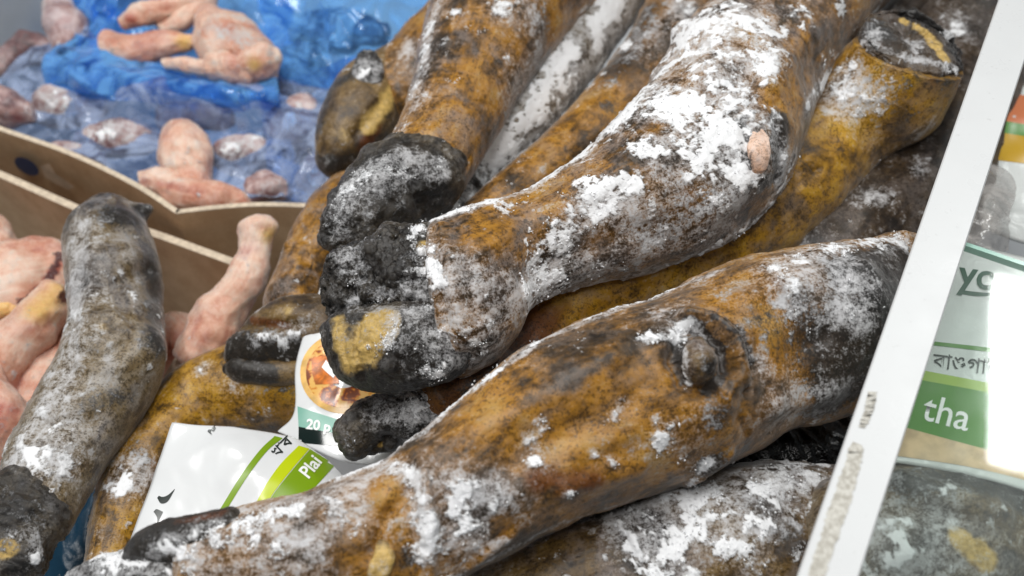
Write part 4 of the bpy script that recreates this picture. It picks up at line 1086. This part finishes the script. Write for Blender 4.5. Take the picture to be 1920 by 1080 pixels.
chicken("frosted meat lump at the left edge behind the cardboard", [(-40, 160, -30, 250, -0.19), (10, 165, 20, 240, -0.19), (50, 190, 60, 230, -0.195)], 120, M_MEAT, red=[((30, 220), 20, 0.6)])
chicken("dark meat lump beneath blue film at the back", [(310, 195, 316, 250, -0.20), (350, 190, 352, 240, -0.195), (410, 195, 412, 240, -0.195), (430, 205, 432, 235, -0.2)], 121, M_MEAT, char=[((370, 215), 60, 0.3)], frost=[((360, 205), 30, 0.5)])
chicken("small frosted meat tip at the right of the pale thigh", [(468, 330, 480, 380, -0.195), (500, 318, 512, 372, -0.19), (530, 340, 536, 372, -0.195)], 122, M_MEAT, frost=[((505, 360), 24, 0.5)])
for i, (x, y, rx, ry) in enumerate([(120, 200, 70, 36), (220, 260, 70, 34), (130, 300, 60, 30), (560, 240, 40, 60), (640, 60, 80, 40), (560, 130, 40, 50), (450, 290, 50, 40), (600, 340, 30, 50)]):
    chicken(["grey meat under pale blue film, upper left of the box", "grey meat under pale blue film in the middle of the box", "grey meat under film close to the cardboard hand hole", "dim meat beneath the vivid blue bag, its lower part",
             "dim meat beneath the vivid blue bag, its top part", "dim meat beneath the vivid blue bag, next to the chicken cluster", "grey meat under film behind the pale thigh", "dim meat beneath blue film next to the brown hoof"][i],
            [(x - rx, y - ry * 0.5, x - rx, y + ry * 0.6, -0.215), (x - rx * 0.4, y - ry, x - rx * 0.4, y + ry, -0.208), (x + rx * 0.4, y - ry, x + rx * 0.4, y + ry, -0.208), (x + rx, y - ry * 0.5, x + rx, y + ry * 0.6, -0.215)], 130 + i, M_MEAT, frost=[((x, y), rx, 0.6)], clump=[((x - 20, y - 8), 16, 0.8)], char=[((x + 10, y), 20, 0.4)])

# ------------------------------------------------------------------ cardboard boxes
k = NT("cardboard")
gr = k.noise(40, 5, 0.6)
fi = k.noise(400, 3, 0.6)
cb = k.mix(k.step(gr, 0.3, 0.7), S(186, 154, 118), S(204, 174, 138))
k.p(Base_Color=k.mix(k.step(fi, 0.4, 0.7, 0, 0.3), cb, S(166, 132, 98)), Roughness=0.8)
k.bump(fi, 0.0004, 0.5)
M_CARD = k.m
M_CARDEDGE = simple("cardboard_edge", S(206, 190, 168), 0.85, var=0.15, varscale=200)
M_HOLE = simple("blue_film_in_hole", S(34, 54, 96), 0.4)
M_SCRAPE = simple("torn_paper", S(198, 176, 152), 0.9, var=0.1, varscale=90)


def carton(label, panels, edge=0.0056):
    t = thing("cardboard_box", label, "box")
    for pts, z, h in panels:
        W = [at(x, y, z) for x, y in pts]
        P = catmull(np.array(W), 24) if len(W) > 2 else np.array([W[0] * (1 - q) + W[1] * q for q in np.linspace(0, 1, 12)])
        P = P + np.stack([np.zeros(len(P)), np.zeros(len(P)), np.zeros(len(P))], 1)
        prism("panel", P, z, h, 0.005, M_CARD, t)
        prism("panel_edge", P, z + 0.0012, 0.001, edge, M_CARDEDGE, t)
    return t


back_z = -0.165
t = carton("brown cardboard box holding blue-bagged chicken at the back", [([(-80, 215), (0, 246), (130, 292), (250, 350), (330, 402)], back_z, 0.2), ([(330, 402), (420, 392), (500, 388), (620, 392)], back_z, 0.2)])


def on_panel(name, poly, z, label_mat, parent, lift=0.0012):
    """flat mark on the upright front panel below its top edge"""
    a, b = at(0, 246, z), at(250, 350, z)
    d = (b - a); d[2] = 0; d /= np.linalg.norm(d)
    n = np.array([d[1], -d[0], 0.0])
    if np.dot(n, CAM - a) < 0: n = -n
    V = []
    for x, y in poly:
        r = ray(x, y)
        s = np.dot(a + n * lift - CAM, n) / np.dot(r, n)
        V.append(CAM + r * s)
    c = np.mean(V, 0)
    return link_mesh(name, [c] + V, [(0, i + 1, (i + 1) % len(V) + 1) for i in range(len(V))], label_mat, parent, False)


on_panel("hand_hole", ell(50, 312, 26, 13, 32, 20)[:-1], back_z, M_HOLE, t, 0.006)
on_panel("torn_patch", [(76, 312), (92, 306), (104, 326), (140, 350), (128, 356), (100, 342), (84, 332)], back_z, M_SCRAPE, t, 0.006)
t = carton("open brown cardboard box holding chicken at the left", [([(-120, 285), (0, 334), (170, 408), (280, 442), (440, 500)], -0.19, 0.2), ([(440, 500), (380, 590), (300, 720), (200, 900)], -0.2, 0.2)], 0.008)

# ------------------------------------------------------------------ freezer lid: white rail and glass
k = NT("white_enamel")
sc = k.noise(120, 6, 0.7)
col = k.mix(k.step(sc, 0.62, 0.72, 0, 0.4), S(214, 216, 217), S(172, 172, 170))
k.p(Base_Color=col, Roughness=k.step(k.noise(30, 4, 0.6), 0.3, 0.7, 0.25, 0.4))
k.bump(k.noise(30, 3, 0.5), 0.0006, 0.25)
M_ENAMEL = k.m
k = NT("lid_glass")
tr = k.n("ShaderNodeBsdfTransparent"); tr.inputs[0].default_value = (0.955, 0.985, 0.97, 1)
gl = k.n("ShaderNodeBsdfGlossy"); gl.inputs["Roughness"].default_value = 0.045
fz = k.n("ShaderNodeFresnel"); fz.inputs[0].default_value = 1.5
mx = k.n("ShaderNodeMixShader")
gb = k.n("ShaderNodeNewGeometry")
k.set(mx.inputs[0], k.math('MULTIPLY', fz.outputs[0], k.math('SUBTRACT', 1.0, gb.outputs["Backfacing"])))
k.t.links.new(tr.outputs[0], mx.inputs[1]); k.t.links.new(gl.outputs[0], mx.inputs[2])
df = k.n("ShaderNodeBsdfDiffuse"); df.inputs[0].default_value = (0.78, 0.84, 0.82, 1)
m2 = k.n("ShaderNodeMixShader")
k.set(m2.inputs[0], k.step(k.noise(14, 5, 0.6, 0.6), 0.3, 0.75, 0.015, 0.07))
k.t.links.new(mx.outputs[0], m2.inputs[1]); k.t.links.new(df.outputs[0], m2.inputs[2])
k.t.links.new(m2.outputs[0], k.out.inputs[0])
M_GLASS = k.m
M_GEDGE = simple("green_glass_edge", S(150, 190, 176), 0.15)

t = thing("freezer_lid", "sliding glass lid with white enamel rail crossing the right side", "freezer lid")
RZ = GLASS_Z + 0.004
L0, L1 = at(1872 + 77, -220, RZ), at(1495 - 77, 1300, RZ)
R0, R1 = at(1957 + 72, -220, RZ), at(1612 - 71, 1300, RZ)
bm = bmesh.new()
prof = []
for a, b in ((L0, R0), (L1, R1)):
    w = b - a
    low = np.array([0, 0, -1.0])
    ring = [a + low * 0.012 + w * 0.02, a + low * 0.0012, a + w * 0.03, b - w * 0.03, b + low * 0.0012, b + low * 0.012 - w * 0.02]
    prof.append([bm.verts.new(p) for p in ring])
for i in range(6):
    j = (i + 1) % 6
    bm.faces.new([prof[0][i], prof[0][j], prof[1][j], prof[1][i]])
bm.faces.new(prof[0]); bm.faces.new(prof[1][::-1])
bmesh.ops.recalc_face_normals(bm, faces=bm.faces)
me = bpy.data.meshes.new("rail"); bm.to_mesh(me); bm.free(); me.materials.append(M_ENAMEL)
o = bpy.data.objects.new("rail", me); COL.objects.link(o); o.parent = t


def on_plane(name, px, z, mat, parent, th=0.0):
    V = [at(x, y, z) for x, y in px]
    n = len(V)
    if th:
        V2 = [v - np.array([0, 0, th]) for v in V]
        F = [tuple(range(n)), tuple(range(2 * n - 1, n - 1, -1))] + [(i, (i + 1) % n, (i + 1) % n + n, i + n) for i in range(n)]
        ob = link_mesh(name, V + V2, F, mat, parent, False)
        b2 = bmesh.new(); b2.from_mesh(ob.data); bmesh.ops.recalc_face_normals(b2, faces=b2.faces); b2.to_mesh(ob.data); b2.free()
        return ob
    return link_mesh(name, V, [tuple(range(n))], mat, parent, False)


on_plane("glass_pane", [(1800, 455), (2090, 555), (2090, 1300), (1530, 1300)], GLASS_Z - 0.004, M_GLASS, t, 0.004)
on_plane("pane_edge", [(1806, 452), (2090, 549), (2090, 556), (1806, 459)], GLASS_Z - 0.0035, M_GEDGE, t, 0.005)
# remains of a torn-off sticker on the rail
k = NT("sticker_residue")
rs = k.noise(330, 5, 0.7)
k.p(Base_Color=k.mix(k.step(rs, 0.4, 0.6), S(172, 168, 158), S(208, 206, 198)), Roughness=0.9)
k.bump(rs, 0.0006)
M_RESID = k.m


def ragged(left, right, jit, seed, n=60):
    r = np.random.default_rng(seed)
    A, B = catmull(np.array(left, float), n), catmull(np.array(right, float), n)
    A = A + r.normal(size=A.shape) * jit; B = B + r.normal(size=B.shape) * jit
    return A, B


def residue(left, right, jit, seed):
    A, B = ragged(left, right, jit, seed)
    V = [at(x, y, RZ + 0.0005) for x, y in A] + [at(x, y, RZ + 0.0005) for x, y in B]
    n = len(A)
    return link_mesh("sticker_residue", V, [(i, i + 1, n + i + 1, n + i) for i in range(n - 1)], M_RESID, t, False)


residue([(1596, 832), (1580, 880), (1556, 950), (1530, 1030), (1508, 1100)], [(1618, 836), (1612, 880), (1590, 955), (1564, 1030), (1542, 1100)], 1.6, 3)
residue([(1628, 735), (1620, 770), (1610, 800)], [(1644, 736), (1638, 768), (1622, 803)], 1.0, 5)
